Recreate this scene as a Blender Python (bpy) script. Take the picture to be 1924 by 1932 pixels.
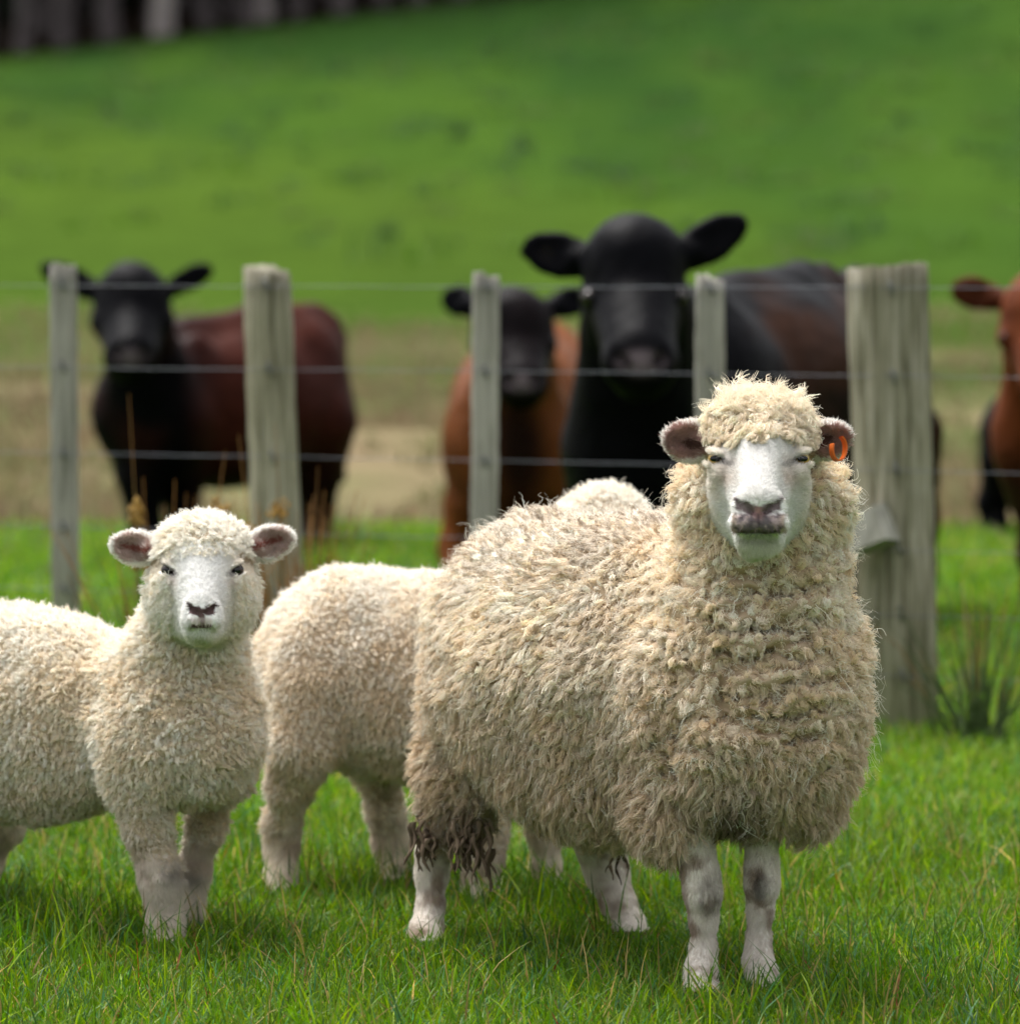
import bpy, math
import numpy as np
from mathutils import Matrix, Vector
for o in list(bpy.data.objects): bpy.data.objects.remove(o)
SC = bpy.context.scene
COL = SC.collection
rng = np.random.default_rng(11)

# ------------------------------------------------------------------ camera
CAM_H = 1.32                       # a person kneeling / standing low with a long lens
FPX = 9400.0; CU = 962.0; CV = 966.0; VH = 374.0     # focal length and centre in a 1924 x 1932 frame
PITCH = math.atan((CV - VH) / FPX)
FW = np.array([0, math.cos(PITCH), -math.sin(PITCH)])
UP = np.array([0, math.sin(PITCH), math.cos(PITCH)])
RT = np.array([1.0, 0, 0])
CAMP = np.array([0, 0, CAM_H])
def P(u, v, Y):
    "world point seen at (u, v) of the photograph at ground distance Y"
    d = RT * ((u - CU) / FPX) + UP * ((CV - v) / FPX) + FW
    return CAMP + d * (Y / d[1])
def PX(px, Y): return px * Y / FPX
cam_d = bpy.data.cameras.new('camera'); cam = bpy.data.objects.new('camera', cam_d); COL.objects.link(cam)
cam.location = CAMP; cam.rotation_euler = (math.pi/2 - PITCH, 0, 0)
cam_d.sensor_fit = 'HORIZONTAL'; cam_d.sensor_width = 36; cam_d.lens = 36 * FPX / 1924
cam_d.clip_start = 0.1; cam_d.clip_end = 3000
cam_d.dof.use_dof = True; cam_d.dof.focus_distance = 8.2; cam_d.dof.aperture_fstop = 4.1
SC.camera = cam

# ------------------------------------------------------------------ world, sun, exposure
SUN_EL, SUN_AZ = math.radians(66), math.radians(-38)      # high, from behind-left of the flock
W = bpy.data.worlds.new('World'); SC.world = W; W.use_nodes = True
nt = W.node_tree; nt.nodes.clear()
sky = nt.nodes.new('ShaderNodeTexSky'); sky.sky_type = 'NISHITA'; sky.sun_disc = False
sky.sun_elevation = SUN_EL; sky.sun_rotation = SUN_AZ
sky.air_density = 1.0; sky.dust_density = 6.0; sky.ozone_density = 1.0
hs = nt.nodes.new('ShaderNodeHueSaturation'); hs.inputs['Saturation'].default_value = 0.15
bg = nt.nodes.new('ShaderNodeBackground'); bg.inputs['Strength'].default_value = 0.118
out = nt.nodes.new('ShaderNodeOutputWorld')
nt.links.new(sky.outputs[0], hs.inputs['Color']); nt.links.new(hs.outputs[0], bg.inputs[0]); nt.links.new(bg.outputs[0], out.inputs[0])
sun_d = bpy.data.lights.new('sun', 'SUN'); sun_d.energy = 1.5; sun_d.angle = math.radians(42); sun_d.color = (1, 0.965, 0.915)
sun = bpy.data.objects.new('sun', sun_d); COL.objects.link(sun)
sdir = Vector((math.sin(SUN_AZ)*math.cos(SUN_EL), math.cos(SUN_AZ)*math.cos(SUN_EL), math.sin(SUN_EL)))
sun.rotation_euler = sdir.to_track_quat('Z', 'Y').to_euler(); sun.location = (0, 8, 30)
SC.view_settings.view_transform = 'Standard'; SC.view_settings.look = 'None'
SC.view_settings.gamma = 1; SC.view_settings.use_curve_mapping = False
SC.view_settings.exposure = 1.42
SC.render.engine = 'CYCLES'
cy = SC.cycles
cy.max_bounces = 6; cy.diffuse_bounces = 4; cy.glossy_bounces = 2; cy.transmission_bounces = 4; cy.transparent_max_bounces = 6
cy.use_denoising = True; cy.denoiser = 'OPENIMAGEDENOISE'; cy.denoising_input_passes = 'RGB_ALBEDO_NORMAL'
cy.use_adaptive_sampling = True; cy.adaptive_threshold = 0.02
cy.caustics_reflective = False; cy.caustics_refractive = False

# ------------------------------------------------------------------ small helpers
def tag(o, label=None, cat=None, group=None, kind=None):
    if label: o['label'] = label
    if cat: o['category'] = cat
    if group: o['group'] = group
    if kind: o['kind'] = kind
    return o
def empty(name, loc):
    o = bpy.data.objects.new(name, None); o.location = loc; o.empty_display_size = 0.1; COL.objects.link(o); return o
def link(o, parent=None):
    COL.objects.link(o)
    if parent is not None:
        o.parent = parent; o.matrix_parent_inverse = Matrix.Translation(-Vector(parent.location)) if parent.parent is None else Matrix()
    return o
def mesh_obj(name, V, F, mat, parent=None, col=None, smooth=True, attrs=None):
    "V (n,3) world; F (m,k) array with constant k or list of arrays"
    me = bpy.data.meshes.new(name)
    V = np.asarray(V, np.float32)
    Fs = F if isinstance(F, list) else [F]
    Fs = [np.asarray(f, np.int32) for f in Fs if len(f)]
    me.vertices.add(len(V)); me.vertices.foreach_set('co', V.ravel())
    nl = sum(f.size for f in Fs); npoly = sum(len(f) for f in Fs)
    me.loops.add(nl); me.loops.foreach_set('vertex_index', np.concatenate([f.ravel() for f in Fs]))
    me.polygons.add(npoly)
    tot = np.concatenate([np.full(len(f), f.shape[1], np.int32) for f in Fs])
    st = np.concatenate([[0], np.cumsum(tot)[:-1]]).astype(np.int32)
    me.polygons.foreach_set('loop_start', st); me.polygons.foreach_set('loop_total', tot)
    me.polygons.foreach_set('use_smooth', np.full(npoly, smooth))
    if col is not None:
        a = me.color_attributes.new('col', 'FLOAT_COLOR', 'POINT')
        c4 = np.ones((len(V), 4), np.float32); c4[:, :3] = col
        a.data.foreach_set('color', c4.ravel())
    me.update(calc_edges=True); me.validate()
    me.materials.append(mat)
    o = bpy.data.objects.new(name, me)
    return link(o, parent)
_LAT = np.random.default_rng(99).random((32, 32, 32), dtype=np.float32).ravel()
def noise(p, scale=1.0, seed=0):
    "value noise -1..1 on a wrapped random lattice"
    q = np.asarray(p, np.float32) * np.float32(scale) + np.array([seed*7.31 % 31, seed*3.77 % 29, seed*5.13 % 23], np.float32)
    i = np.floor(q); f = q - i; f = f*f*(3-2*f); i = i.astype(np.int32)
    x0 = (i[:, 0] & 31)*1024; x1 = ((i[:, 0]+1) & 31)*1024; y0 = (i[:, 1] & 31)*32; y1 = ((i[:, 1]+1) & 31)*32; z0 = i[:, 2] & 31; z1 = (i[:, 2]+1) & 31
    fx, fy, fz = f[:, 0], f[:, 1], f[:, 2]
    def lz(b): a = _LAT[b+z0]; return a+(_LAT[b+z1]-a)*fz
    a = lz(x0+y0); a = a+(lz(x0+y1)-a)*fy; c = lz(x1+y0); c = c+(lz(x1+y1)-c)*fy
    return (a+(c-a)*fx)*2-1
def fbm(p, scale, seed=0, oct=3):
    r = 0; a = 1; t = 0
    for k in range(oct): r = r + a*noise(p, scale*2**k, seed+k); t += a; a *= .5
    return r/t
def sstep(a, b, x):
    t = np.clip((x-a)/(b-a), 0, 1); return t*t*(3-2*t)
def nrm(v):
    v = np.asarray(v, float); return v/(np.linalg.norm(v, axis=-1, keepdims=True)+1e-12)
def project(V):
    "world -> (u, v) of the photograph"
    d = np.asarray(V) - CAMP; z = d @ FW
    return CU + FPX*(d @ RT)/z, CV - FPX*(d @ UP)/z

# ------------------------------------------------------------------ signed distance modelling
class Model:
    def __init__(s): s.pr = []; s.disp = None
    def ell(s, c, r, R=None, k=.03, tag='wool', op='add'):
        c = np.asarray(c, float); r = np.asarray(r, float)
        R = np.eye(3) if R is None else np.asarray(R, float)      # rows are the axes
        ext = np.sqrt(((R*r[:, None])**2).sum(0))
        s.pr.append(('e', c, r, R, k, tag, op, c-ext, c+ext)); return s
    def rc(s, a, b, ra, rb, k=.03, tag='wool', op='add'):
        a = np.asarray(a, float); b = np.asarray(b, float); m = max(ra, rb)
        s.pr.append(('c', a, b, ra, rb, k, tag, op, np.minimum(a, b)-m, np.maximum(a, b)+m)); return s
    def chain(s, pts, k=.03, tag='leg'):
        for (a, ra), (b, rb) in zip(pts[:-1], pts[1:]): s.rc(a, b, ra, rb, k, tag)
        return s
    @staticmethod
    def one(p, X):
        if p[0] == 'e':
            q = (X - p[1]) @ p[3].T
            q = q/p[2]; k0 = np.sqrt(np.einsum('ij,ij->i', q, q)); q = q/p[2]; k1 = np.sqrt(np.einsum('ij,ij->i', q, q))
            return k0*(k0-1)/np.maximum(k1, 1e-9)
        a, b, ra, rb = p[1:5]
        ba = b-a; pa = X-a; h = np.clip((pa @ ba)/(ba @ ba), 0, 1)
        pa = pa - h[:, None]*ba; return np.sqrt(np.einsum('ij,ij->i', pa, pa)) - (ra + (rb-ra)*h)
    def ev(s, X):
        n = len(X); d = np.full(n, 1.0)
        ad = np.array([p[-2] for p in s.pr]); bd = np.array([p[-1] for p in s.pr]); mg = np.array([max(p[-5], .02)+.03 for p in s.pr])[:, None]
        ad = ad-mg; bd = bd+mg
        q = np.floor((X-X.min(0))/.09).astype(np.int64); key = (q[:, 0]*512+q[:, 1])*512+q[:, 2]
        if np.all(key[1:] >= key[:-1]): od = None; Xs = X; ks = key
        else: od = np.argsort(key, kind='stable'); Xs = X[od]; ks = key[od]
        cut = np.concatenate([[0], np.nonzero(np.diff(ks))[0]+1, [n]])
        ds = np.full(n, 1.0)
        for i0, i1 in zip(cut[:-1], cut[1:]):
            x = Xs[i0:i1]; lo = x.min(0); hi = x.max(0); dm = ds[i0:i1]
            for pi in np.nonzero(np.all((ad < hi) & (bd > lo), axis=1))[0]:
                p = s.pr[pi]; k = p[-5]; e = s.one(p, x)
                if p[-3] == 'add':
                    h = np.clip(.5+.5*(dm-e)/k, 0, 1); dm = dm*(1-h)+e*h - k*h*(1-h)
                else:
                    h = np.clip(.5-.5*(dm+e)/k, 0, 1); dm = dm*(1-h)-e*h + k*h*(1-h)
            ds[i0:i1] = dm
        if od is None: d = ds
        else: d[od] = ds
        if s.disp is not None:
            m = np.abs(d) < .035
            if m.any(): d[m] += s.disp(X[m])
        return d
    def tags(s, X):
        names = sorted({p[-4] for p in s.pr if p[-3] == 'add'})
        D = {n: np.full(len(X), 9.0) for n in names}
        for p in s.pr:
            if p[-3] == 'add': D[p[-4]] = np.minimum(D[p[-4]], s.one(p, X))
        A = np.stack([D[n] for n in names]); w = np.argmin(A, 0)
        return np.array(names)[w], D
    def mesh(s, h, clip_lo=None, pad=.03):
        ad = [p for p in s.pr if p[-3] == 'add']
        lo = np.min([p[-2] for p in ad], 0)-pad; hi = np.max([p[-1] for p in ad], 0)+pad
        B = 4; n = np.ceil((hi-lo)/(h*B)).astype(int)+1
        cg = np.stack(np.meshgrid(*[np.arange(m)+.5 for m in n], indexing='ij'), -1).reshape(-1, 3)
        cd = s.ev(lo + cg*h*B)
        N = n*B
        d = np.repeat(np.repeat(np.repeat(np.where(cd < 0, -1., 1.).reshape(n).astype(np.float32), B, 0), B, 1), B, 2)
        act = np.nonzero(np.abs(cd) < h*B*1.3+.004)[0]
        ci = np.stack(np.unravel_index(act, n), -1)*B
        sub = np.stack(np.meshgrid(*[np.arange(B)]*3, indexing='ij'), -1).reshape(-1, 3)
        for ch in np.array_split(np.arange(len(ci)), max(1, len(ci)//12000)):
            g = (ci[ch][:, None]+sub[None]).reshape(-1, 3)
            d[g[:, 0], g[:, 1], g[:, 2]] = s.ev(lo + g*h)
        ins = d < 0
        cnt = np.zeros(N-1, np.int8)
        for o in np.ndindex(2, 2, 2): cnt += ins[o[0]:N[0]-1+o[0], o[1]:N[1]-1+o[1], o[2]:N[2]-1+o[2]]
        c = np.argwhere((cnt > 0) & (cnt < 8))
        acc = np.zeros((len(c), 3)); w = np.zeros(len(c))
        cor = np.array(list(np.ndindex(2, 2, 2)))
        val = np.stack([d[c[:, 0]+o[0], c[:, 1]+o[1], c[:, 2]+o[2]] for o in cor], 1)
        for i in range(8):
            for j in range(i+1, 8):
                if np.abs(cor[i]-cor[j]).sum() != 1: continue
                a, b = val[:, i], val[:, j]; m = (a < 0) != (b < 0)
                t = np.where(m, a/np.where(m, a-b, 1), 0)
                acc += m[:, None]*(cor[i]+t[:, None]*(cor[j]-cor[i])); w += m
        V = lo + (c + acc/w[:, None])*h
        idx = np.full(N-1, -1, np.int32); idx[c[:, 0], c[:, 1], c[:, 2]] = np.arange(len(c))
        F = []
        for ax in range(3):
            b1, b2 = (ax+1) % 3, (ax+2) % 3
            sl0 = [slice(1, N[k]-1) for k in range(3)]; sl1 = list(sl0)
            sl0[ax] = slice(0, N[ax]-1); sl1[ax] = slice(1, N[ax])
            A = ins[tuple(sl0)]; Bv = ins[tuple(sl1)]
            for flip, m in ((False, A & ~Bv), (True, ~A & Bv)):
                e = np.argwhere(m)
                if not len(e): continue
                base = e.copy(); base[:, b1] += 1; base[:, b2] += 1
                q = []
                for (x1, x2) in ((-1, -1), (0, -1), (0, 0), (-1, 0)):
                    g = base.copy(); g[:, b1] += x1; g[:, b2] += x2
                    q.append(idx[g[:, 0], g[:, 1], g[:, 2]])
                q = np.stack(q, 1)
                F.append(q[:, ::-1] if flip else q)
        F = np.concatenate(F); F = F[(F >= 0).all(1)]
        dd = s.ev(V); e = h*.6
        g = nrm(np.stack([s.ev(V+np.eye(3)[a]*e)-dd for a in range(3)], 1))
        V = V - np.clip(dd, -h, h)[:, None]*g
        fn = np.cross(V[F[:, 2]]-V[F[:, 0]], V[F[:, 3]]-V[F[:, 1]]); n = np.zeros_like(V)
        for k in range(4):
            for a in range(3): n[:, a] += np.bincount(F[:, k], fn[:, a], len(V))
        return V, F, nrm(n)
def frame(ax, nn):
    "rows: long axis, normal, width axis"
    a = nrm(ax); n = nrm(nn - a*np.dot(nn, a)); return np.stack([a, n, np.cross(a, n)])
def sample(V, F, N, n, dens=None, seed=1):
    r = np.random.default_rng(seed)
    T = np.concatenate([F[:, [0, 1, 2]], F[:, [0, 2, 3]]])
    ar = np.linalg.norm(np.cross(V[T[:, 1]]-V[T[:, 0]], V[T[:, 2]]-V[T[:, 0]]), axis=1)*.5
    w = ar if dens is None else ar*dens[T].mean(1)
    cs = np.cumsum(w); t = np.searchsorted(cs, r.random(n)*cs[-1]); t = np.minimum(t, len(T)-1)
    b = r.random((n, 2)); f = b.sum(1) > 1; b[f] = 1-b[f]
    bc = np.stack([1-b.sum(1), b[:, 0], b[:, 1]], 1)
    p = (V[T[t]]*bc[..., None]).sum(1); nn = nrm((N[T[t]]*bc[..., None]).sum(1))
    return p, nn, T[t], bc
def thin(p, s, *arr):
    "keep one point per cell of size s: evenly spaced roots"
    q = np.floor(p/s).astype(np.int64); key = (q[:, 0]*4096+q[:, 1])*4096+q[:, 2]; _, i = np.unique(key, return_index=True)
    return [p[i]]+[a[i] for a in arr]
def curves_obj(name, pts, rad, col, mat, parent, dirt=None):
    "pts (n, k, 3), rad (n, k), col (n, 3)"
    n, k, _ = pts.shape
    hc = bpy.data.hair_curves.new(name)
    hc.add_curves([k]*n)
    hc.attributes['position'].data.foreach_set('vector', pts.astype(np.float32).ravel())
    ra = hc.attributes.get('radius') or hc.attributes.new('radius', 'FLOAT', 'POINT')
    ra.data.foreach_set('value', rad.astype(np.float32).ravel())
    a = hc.attributes.new('col', 'FLOAT_VECTOR', 'CURVE'); a.data.foreach_set('vector', col.astype(np.float32).ravel())
    a = hc.attributes.new('dirt', 'FLOAT', 'CURVE'); a.data.foreach_set('value', (np.zeros(n) if dirt is None else dirt).astype(np.float32))
    hc.materials.append(mat)
    o = bpy.data.objects.new(name, hc)
    return link(o, parent)
def locks(root, nn, comb, L, width, col, nstr, npts, droop=.6, curl=.5, turns=1.2, conv=.75, rad=.0006, seed=3, dirt=None, jit=.15, lift=1.0, flat=1.0, dome=0.0, sink=.003):
    "clumped, crimped wool locks: returns (pts, rad, col, dirt)"
    r = np.random.default_rng(seed); n = len(root)
    t1 = comb - (comb*nn).sum(1, keepdims=True)*nn; t1 = nrm(t1); t2 = np.cross(nn, t1)
    droop = np.broadcast_to(droop, n)*(1+.3*r.normal(size=n)); curl = np.broadcast_to(curl, n)*(1+.3*r.normal(size=n))
    ph = r.random(n)*6.283; tw = (turns*(1+.35*r.normal(size=n)))*6.283*np.where(r.random(n) < .5, -1, 1)
    t = np.linspace(0, 1, npts)
    T = t[None, :, None]
    dr = droop[:, None, None]
    up = (T*lift - .42*dr*lift*T**2)
    G = L[:, None, None]*(nn[:, None]*up + t1[:, None]*dr*T**1.4*.9 + t2[:, None]*(r.normal(size=n)*.18)[:, None, None]*T)
    rho = (width*curl)[:, None]*np.minimum(1, t*1.6)[None]
    a = ph[:, None]+tw[:, None]*t[None]
    G = G + (rho*np.cos(a))[..., None]*t1[:, None] + (rho*np.sin(a))[..., None]*(t2*.8+nn*.5)[:, None]
    # strands
    ang = r.random((n, nstr))*6.283; rr = np.sqrt(r.random((n, nstr)))
    o1 = np.cos(ang)*rr; o2 = np.sin(ang)*rr*flat
    cv = 1-np.broadcast_to(conv, n)[:, None, None]*(t**1.1)[None, None]
    off = (o1[..., None]*cv)[..., None]*t1[:, None, None]+(o2[..., None]*cv)[..., None]*t2[:, None, None]
    off = off*width[:, None, None, None]
    j = r.normal(size=(n, nstr, 1, 3))*jit*width[:, None, None, None]*(t**1.5)[None, None, :, None]
    ls = ((1+.12*r.normal(size=(n, nstr)))*(1-np.broadcast_to(dome, n)[:, None]*rr**2))[..., None, None]
    pts = root[:, None, None] + off + j + G[:, None]*ls
    pts = pts - nn[:, None, None]*sink
    rd = rad*(1-.65*t**1.5)[None, None]*(1+.25*r.normal(size=(n, nstr, 1)))
    rd = np.broadcast_to(np.maximum(rd, rad*.2), (n, nstr, npts))
    c = np.clip(col[:, None]*(1+.07*r.normal(size=(n, nstr, 1))), 0, .95)
    di = np.zeros((n, nstr)) if dirt is None else np.broadcast_to(dirt[:, None], (n, nstr))
    return pts.reshape(-1, npts, 3), rd.reshape(-1, npts), c.reshape(-1, 3), di.reshape(-1)

def vlocks(p, nn, S, SN, comb, L, R, col, npts, droop=.6, curl=.5, turns=1.0, conv=.3, rad=.0005, seed=3, dirt=None, jit=.0012, dome=.6, aniso=(1, 1, 1)):
    "matted wool: strands at p gathered into the cell of the nearest lock centre S, long in the middle and short at the cracks"
    from mathutils.kdtree import KDTree
    a = np.asarray(aniso, float); kd = KDTree(len(S)); r = np.random.default_rng(seed); m = len(S); n = len(p)
    for i, x in enumerate((S*a).tolist()): kd.insert(x, i)
    kd.balance(); idx = np.fromiter((kd.find(x)[1] for x in (p*a).tolist()), np.int64, n)
    keep = (nn*SN[idx]).sum(1) > .2; idx = idx[keep]; p = p[keep]; nn = nn[keep]; n = len(p)
    t1 = nrm(comb-(comb*SN).sum(1, keepdims=True)*SN); t2 = np.cross(SN, t1)
    droop = np.broadcast_to(droop, m)*(1+.3*r.normal(size=m)); curl = np.broadcast_to(curl, m)*(1+.3*r.normal(size=m))
    ph = r.random(m)*6.283; tw = (turns*(1+.35*r.normal(size=m)))*6.283*np.where(r.random(m) < .5, -1, 1)
    t = np.linspace(0, 1, npts); T = t[None, :, None]; dr = droop[:, None, None]
    G = L[:, None, None]*(SN[:, None]*(T-.42*dr*T**2)+t1[:, None]*dr*T**1.4*.9+t2[:, None]*(r.normal(size=m)*.2)[:, None, None]*T)
    rho = (R*curl)[:, None]*np.minimum(1, t*1.6)[None]; an = ph[:, None]+tw[:, None]*t[None]
    G = G+(rho*np.cos(an))[..., None]*t1[:, None]+(rho*np.sin(an))[..., None]*(t2*.8+SN*.4)[:, None]
    o = p-S[idx]; d = np.linalg.norm(o, axis=1); q = np.clip(d/R[idx], 0, 1.15)
    cv = 1-np.broadcast_to(conv, m)[idx][:, None]*(t**1.1)[None]
    ln = (1-np.broadcast_to(dome, m)[idx]*q**2.2)*(1+.10*r.normal(size=n))
    pts = S[idx][:, None]+o[:, None]*cv[..., None]+G[idx]*ln[:, None, None]+r.normal(size=(n, 1, 3))*jit*(t**1.5)[None, :, None]*2
    # a little private crimp in every fibre
    f2 = r.random(n)*6.283; pts = pts+(np.sin(f2[:, None]+t[None]*9)*.0007*t[None])[..., None]*t2[idx][:, None]
    pts = pts-nn[:, None]*.002
    rd = rad*(1-.55*t**1.5)[None]*(1+.25*r.normal(size=(n, 1))); rd = np.maximum(rd, rad*.2)
    c = np.clip(col[idx]*(1+.07*r.normal(size=(n, 1))), 0, .96)
    return pts, rd, c, (np.zeros(n) if dirt is None else dirt[idx])
# ------------------------------------------------------------------ materials
def material(name):
    m = bpy.data.materials.new(name); m.use_nodes = True; t = m.node_tree
    for n in list(t.nodes): t.nodes.remove(n)
    o = t.nodes.new('ShaderNodeOutputMaterial')
    return m, t, o
def N(t, kind, **kw):
    n = t.nodes.new('ShaderNode'+kind)
    for k, v in kw.items():
        if k in n.inputs: n.inputs[k].default_value = v
        else: setattr(n, k, v)
    return n
def fibre_mat(name, tip=(.32, .27, .22), trans=.3, rough=.75, spec=.15):
    m, t, o = material(name)
    at = N(t, 'Attribute', attribute_name='col'); di = N(t, 'Attribute', attribute_name='dirt'); hi = N(t, 'HairInfo')
    ramp = N(t, 'MapRange'); ramp.inputs['From Min'].default_value = .45; ramp.inputs['From Max'].default_value = 1.0
    t.links.new(hi.outputs['Intercept'], ramp.inputs['Value'])
    mu = N(t, 'Math', operation='MULTIPLY'); t.links.new(ramp.outputs[0], mu.inputs[0]); t.links.new(di.outputs['Fac'], mu.inputs[1])
    mx = N(t, 'Mix', data_type='RGBA', blend_type='MIX'); t.links.new(mu.outputs[0], mx.inputs[0]); t.links.new(at.outputs['Vector'], mx.inputs[6])
    tc = N(t, 'Mix', data_type='RGBA', blend_type='MULTIPLY'); tc.inputs[0].default_value = 1; t.links.new(at.outputs['Vector'], tc.inputs[6]); tc.inputs[7].default_value = (*tip, 1)
    t.links.new(tc.outputs[2], mx.inputs[7])
    b = N(t, 'BsdfPrincipled', Roughness=rough); b.inputs['Specular IOR Level'].default_value = spec
    tr = N(t, 'BsdfTranslucent'); ms = N(t, 'MixShader'); ms.inputs[0].default_value = trans
    t.links.new(mx.outputs[2], b.inputs['Base Color']); t.links.new(mx.outputs[2], tr.inputs['Color'])
    t.links.new(b.outputs[0], ms.inputs[1]); t.links.new(tr.outputs[0], ms.inputs[2]); t.links.new(ms.outputs[0], o.inputs[0])
    return m
def skin_mat(name, rough=.8, spec=.15, bump=.3, bscale=300, sheen=0.0, var=.12, vscale=25):
    m, t, o = material(name)
    at = N(t, 'Attribute', attribute_name='col')
    tx = N(t, 'TexCoord'); n1 = N(t, 'TexNoise', Scale=vscale, Detail=4.0); t.links.new(tx.outputs['Object'], n1.inputs['Vector'])
    mr = N(t, 'MapRange'); mr.inputs['To Min'].default_value = 1-var; mr.inputs['To Max'].default_value = 1+var; t.links.new(n1.outputs['Fac'], mr.inputs['Value'])
    mm = N(t, 'VectorMath', operation='SCALE'); t.links.new(at.outputs['Color'], mm.inputs[0]); t.links.new(mr.outputs[0], mm.inputs['Scale'])
    b = N(t, 'BsdfPrincipled', Roughness=rough); b.inputs['Specular IOR Level'].default_value = spec
    if sheen: b.inputs['Sheen Weight'].default_value = sheen; b.inputs['Sheen Roughness'].default_value = .4
    t.links.new(mm.outputs[0], b.inputs['Base Color'])
    n2 = N(t, 'TexNoise', Scale=bscale, Detail=3.0); t.links.new(tx.outputs['Object'], n2.inputs['Vector'])
    bu = N(t, 'Bump', Strength=bump, Distance=.004); t.links.new(n2.outputs['Fac'], bu.inputs['Height']); t.links.new(bu.outputs[0], b.inputs['Normal'])
    t.links.new(b.outputs[0], o.inputs[0])
    return m
def plain_mat(name, color, rough=.6, spec=.3, emis=None):
    m, t, o = material(name)
    b = N(t, 'BsdfPrincipled', Roughness=rough); b.inputs['Base Color'].default_value = (*color, 1); b.inputs['Specular IOR Level'].default_value = spec
    n1 = N(t, 'TexNoise', Scale=60.0); tx = N(t, 'TexCoord'); t.links.new(tx.outputs['Object'], n1.inputs['Vector'])
    mx = N(t, 'Mix', data_type='RGBA', blend_type='MULTIPLY'); mx.inputs[0].default_value = .25
    mx.inputs[6].default_value = (*color, 1); t.links.new(n1.outputs['Color'], mx.inputs[7]); t.links.new(mx.outputs[2], b.inputs['Base Color'])
    t.links.new(b.outputs[0], o.inputs[0])
    return m
M_EWE = fibre_mat('ewe_wool_fibre', trans=.18)
M_LAMB = fibre_mat('lamb_wool_fibre', trans=.22)
M_HAIR = fibre_mat('short_white_hair', trans=.3)
M_SKIN = skin_mat('sheep_skin')
M_COW = skin_mat('cow_coat', rough=.5, spec=.035, bump=.6, bscale=60, var=.45, vscale=14)
M_EYE_AMBER = plain_mat('amber_iris', (.45, .30, .07), .12, .5)
M_EYE_DARK = plain_mat('dark_iris', (.035, .022, .018), .1, .5)
M_PUPIL = plain_mat('pupil', (.004, .004, .005), .08, .5)
M_TAG = plain_mat('orange_tag_plastic', (.85, .18, .03), .4, .4)
M_DAG = skin_mat('dirty_wool', rough=.95, spec=.05, bump=.6, bscale=120, var=.4, vscale=60)
# ------------------------------------------------------------------ the flock
def eye_part(parent, c, r, look, mat, wide=.55):
    "eyeball with a horizontal slot pupil set into its front"
    m = 14; V = []; F = []
    look = nrm(np.array(look)); R = frame(np.array([1., 0, 0]), look)       # rows: right, look, up-ish
    def ball(rad, sx=1, sy=1, sz=1, off=0):
        base = len(V)
        for i in range(m+1):
            th = math.pi*i/m
            for j in range(m*2):
                f = math.pi*j/m
                q = np.array([math.sin(th)*math.cos(f)*sx, math.cos(th)*sy, math.sin(th)*math.sin(f)*sz])*rad
                V.append(np.asarray(c)+R.T @ q + look*off)
        for i in range(m):
            for j in range(m*2):
                F.append([base+i*m*2+j, base+i*m*2+(j+1) % (m*2), base+(i+1)*m*2+(j+1) % (m*2), base+(i+1)*m*2+j])
    ball(r); e = mesh_obj('eye', np.array(V), np.array(F), mat, parent)
    V.clear(); F.clear(); nr, na = 5, 20
    for i in range(nr+1):
        for j in range(na):
            a = 6.283*j/na; x = math.cos(a)*.80*i/nr; z = math.sin(a)*wide*i/nr; q = np.array([math.sin(x), math.cos(x)*math.cos(z), math.sin(z)])*r*1.025
            V.append(np.asarray(c)+R.T @ q)
            if i: F.append([(i-1)*na+j, i*na+j, i*na+(j+1) % na, (i-1)*na+(j+1) % na])
    mesh_obj('pupil', np.array(V), np.array(F), M_PUPIL, e)
    return e
def ear(md, pts, Z, zt, k=.012, thick=.007, hollow=.014, fwd=(0, -1, .1), wr=1.0):
    "pts: base (u,v), tip (u,v), half width px; a cupped leaf"
    (bu, bv), (tu, tv), hw = pts
    b = P(bu, bv, Z); t = P(tu, tv, zt); c = (b*.48+t*.52); L = np.linalg.norm(t-b)
    R = frame(t-b, np.array(fwd, float)); w = PX(hw, Z)
    c1 = c-R[0]*L*.10; c2 = c+R[0]*L*.20
    md.ell(c1, (L*.42, thick+hollow*.6, w), R, k, 'ear'); md.ell(c2, (L*.32, thick+hollow*.45, w*.60), R, k*1.6, 'ear')
    md.ell(c1 + R[1]*(hollow*1.02), (L*.36, hollow*.9+thick*.2, w*.84), R, .006, 'ear', 'sub'); md.ell(c2 + R[1]*(hollow*.95), (L*.26, hollow*.7, w*.46), R, .008, 'ear', 'sub')
    md.rc(b - (t-b)*.25, b+(t-b)*.12, w*.75, w*.62, .02, 'ear')
    return R, c, L, w

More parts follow.
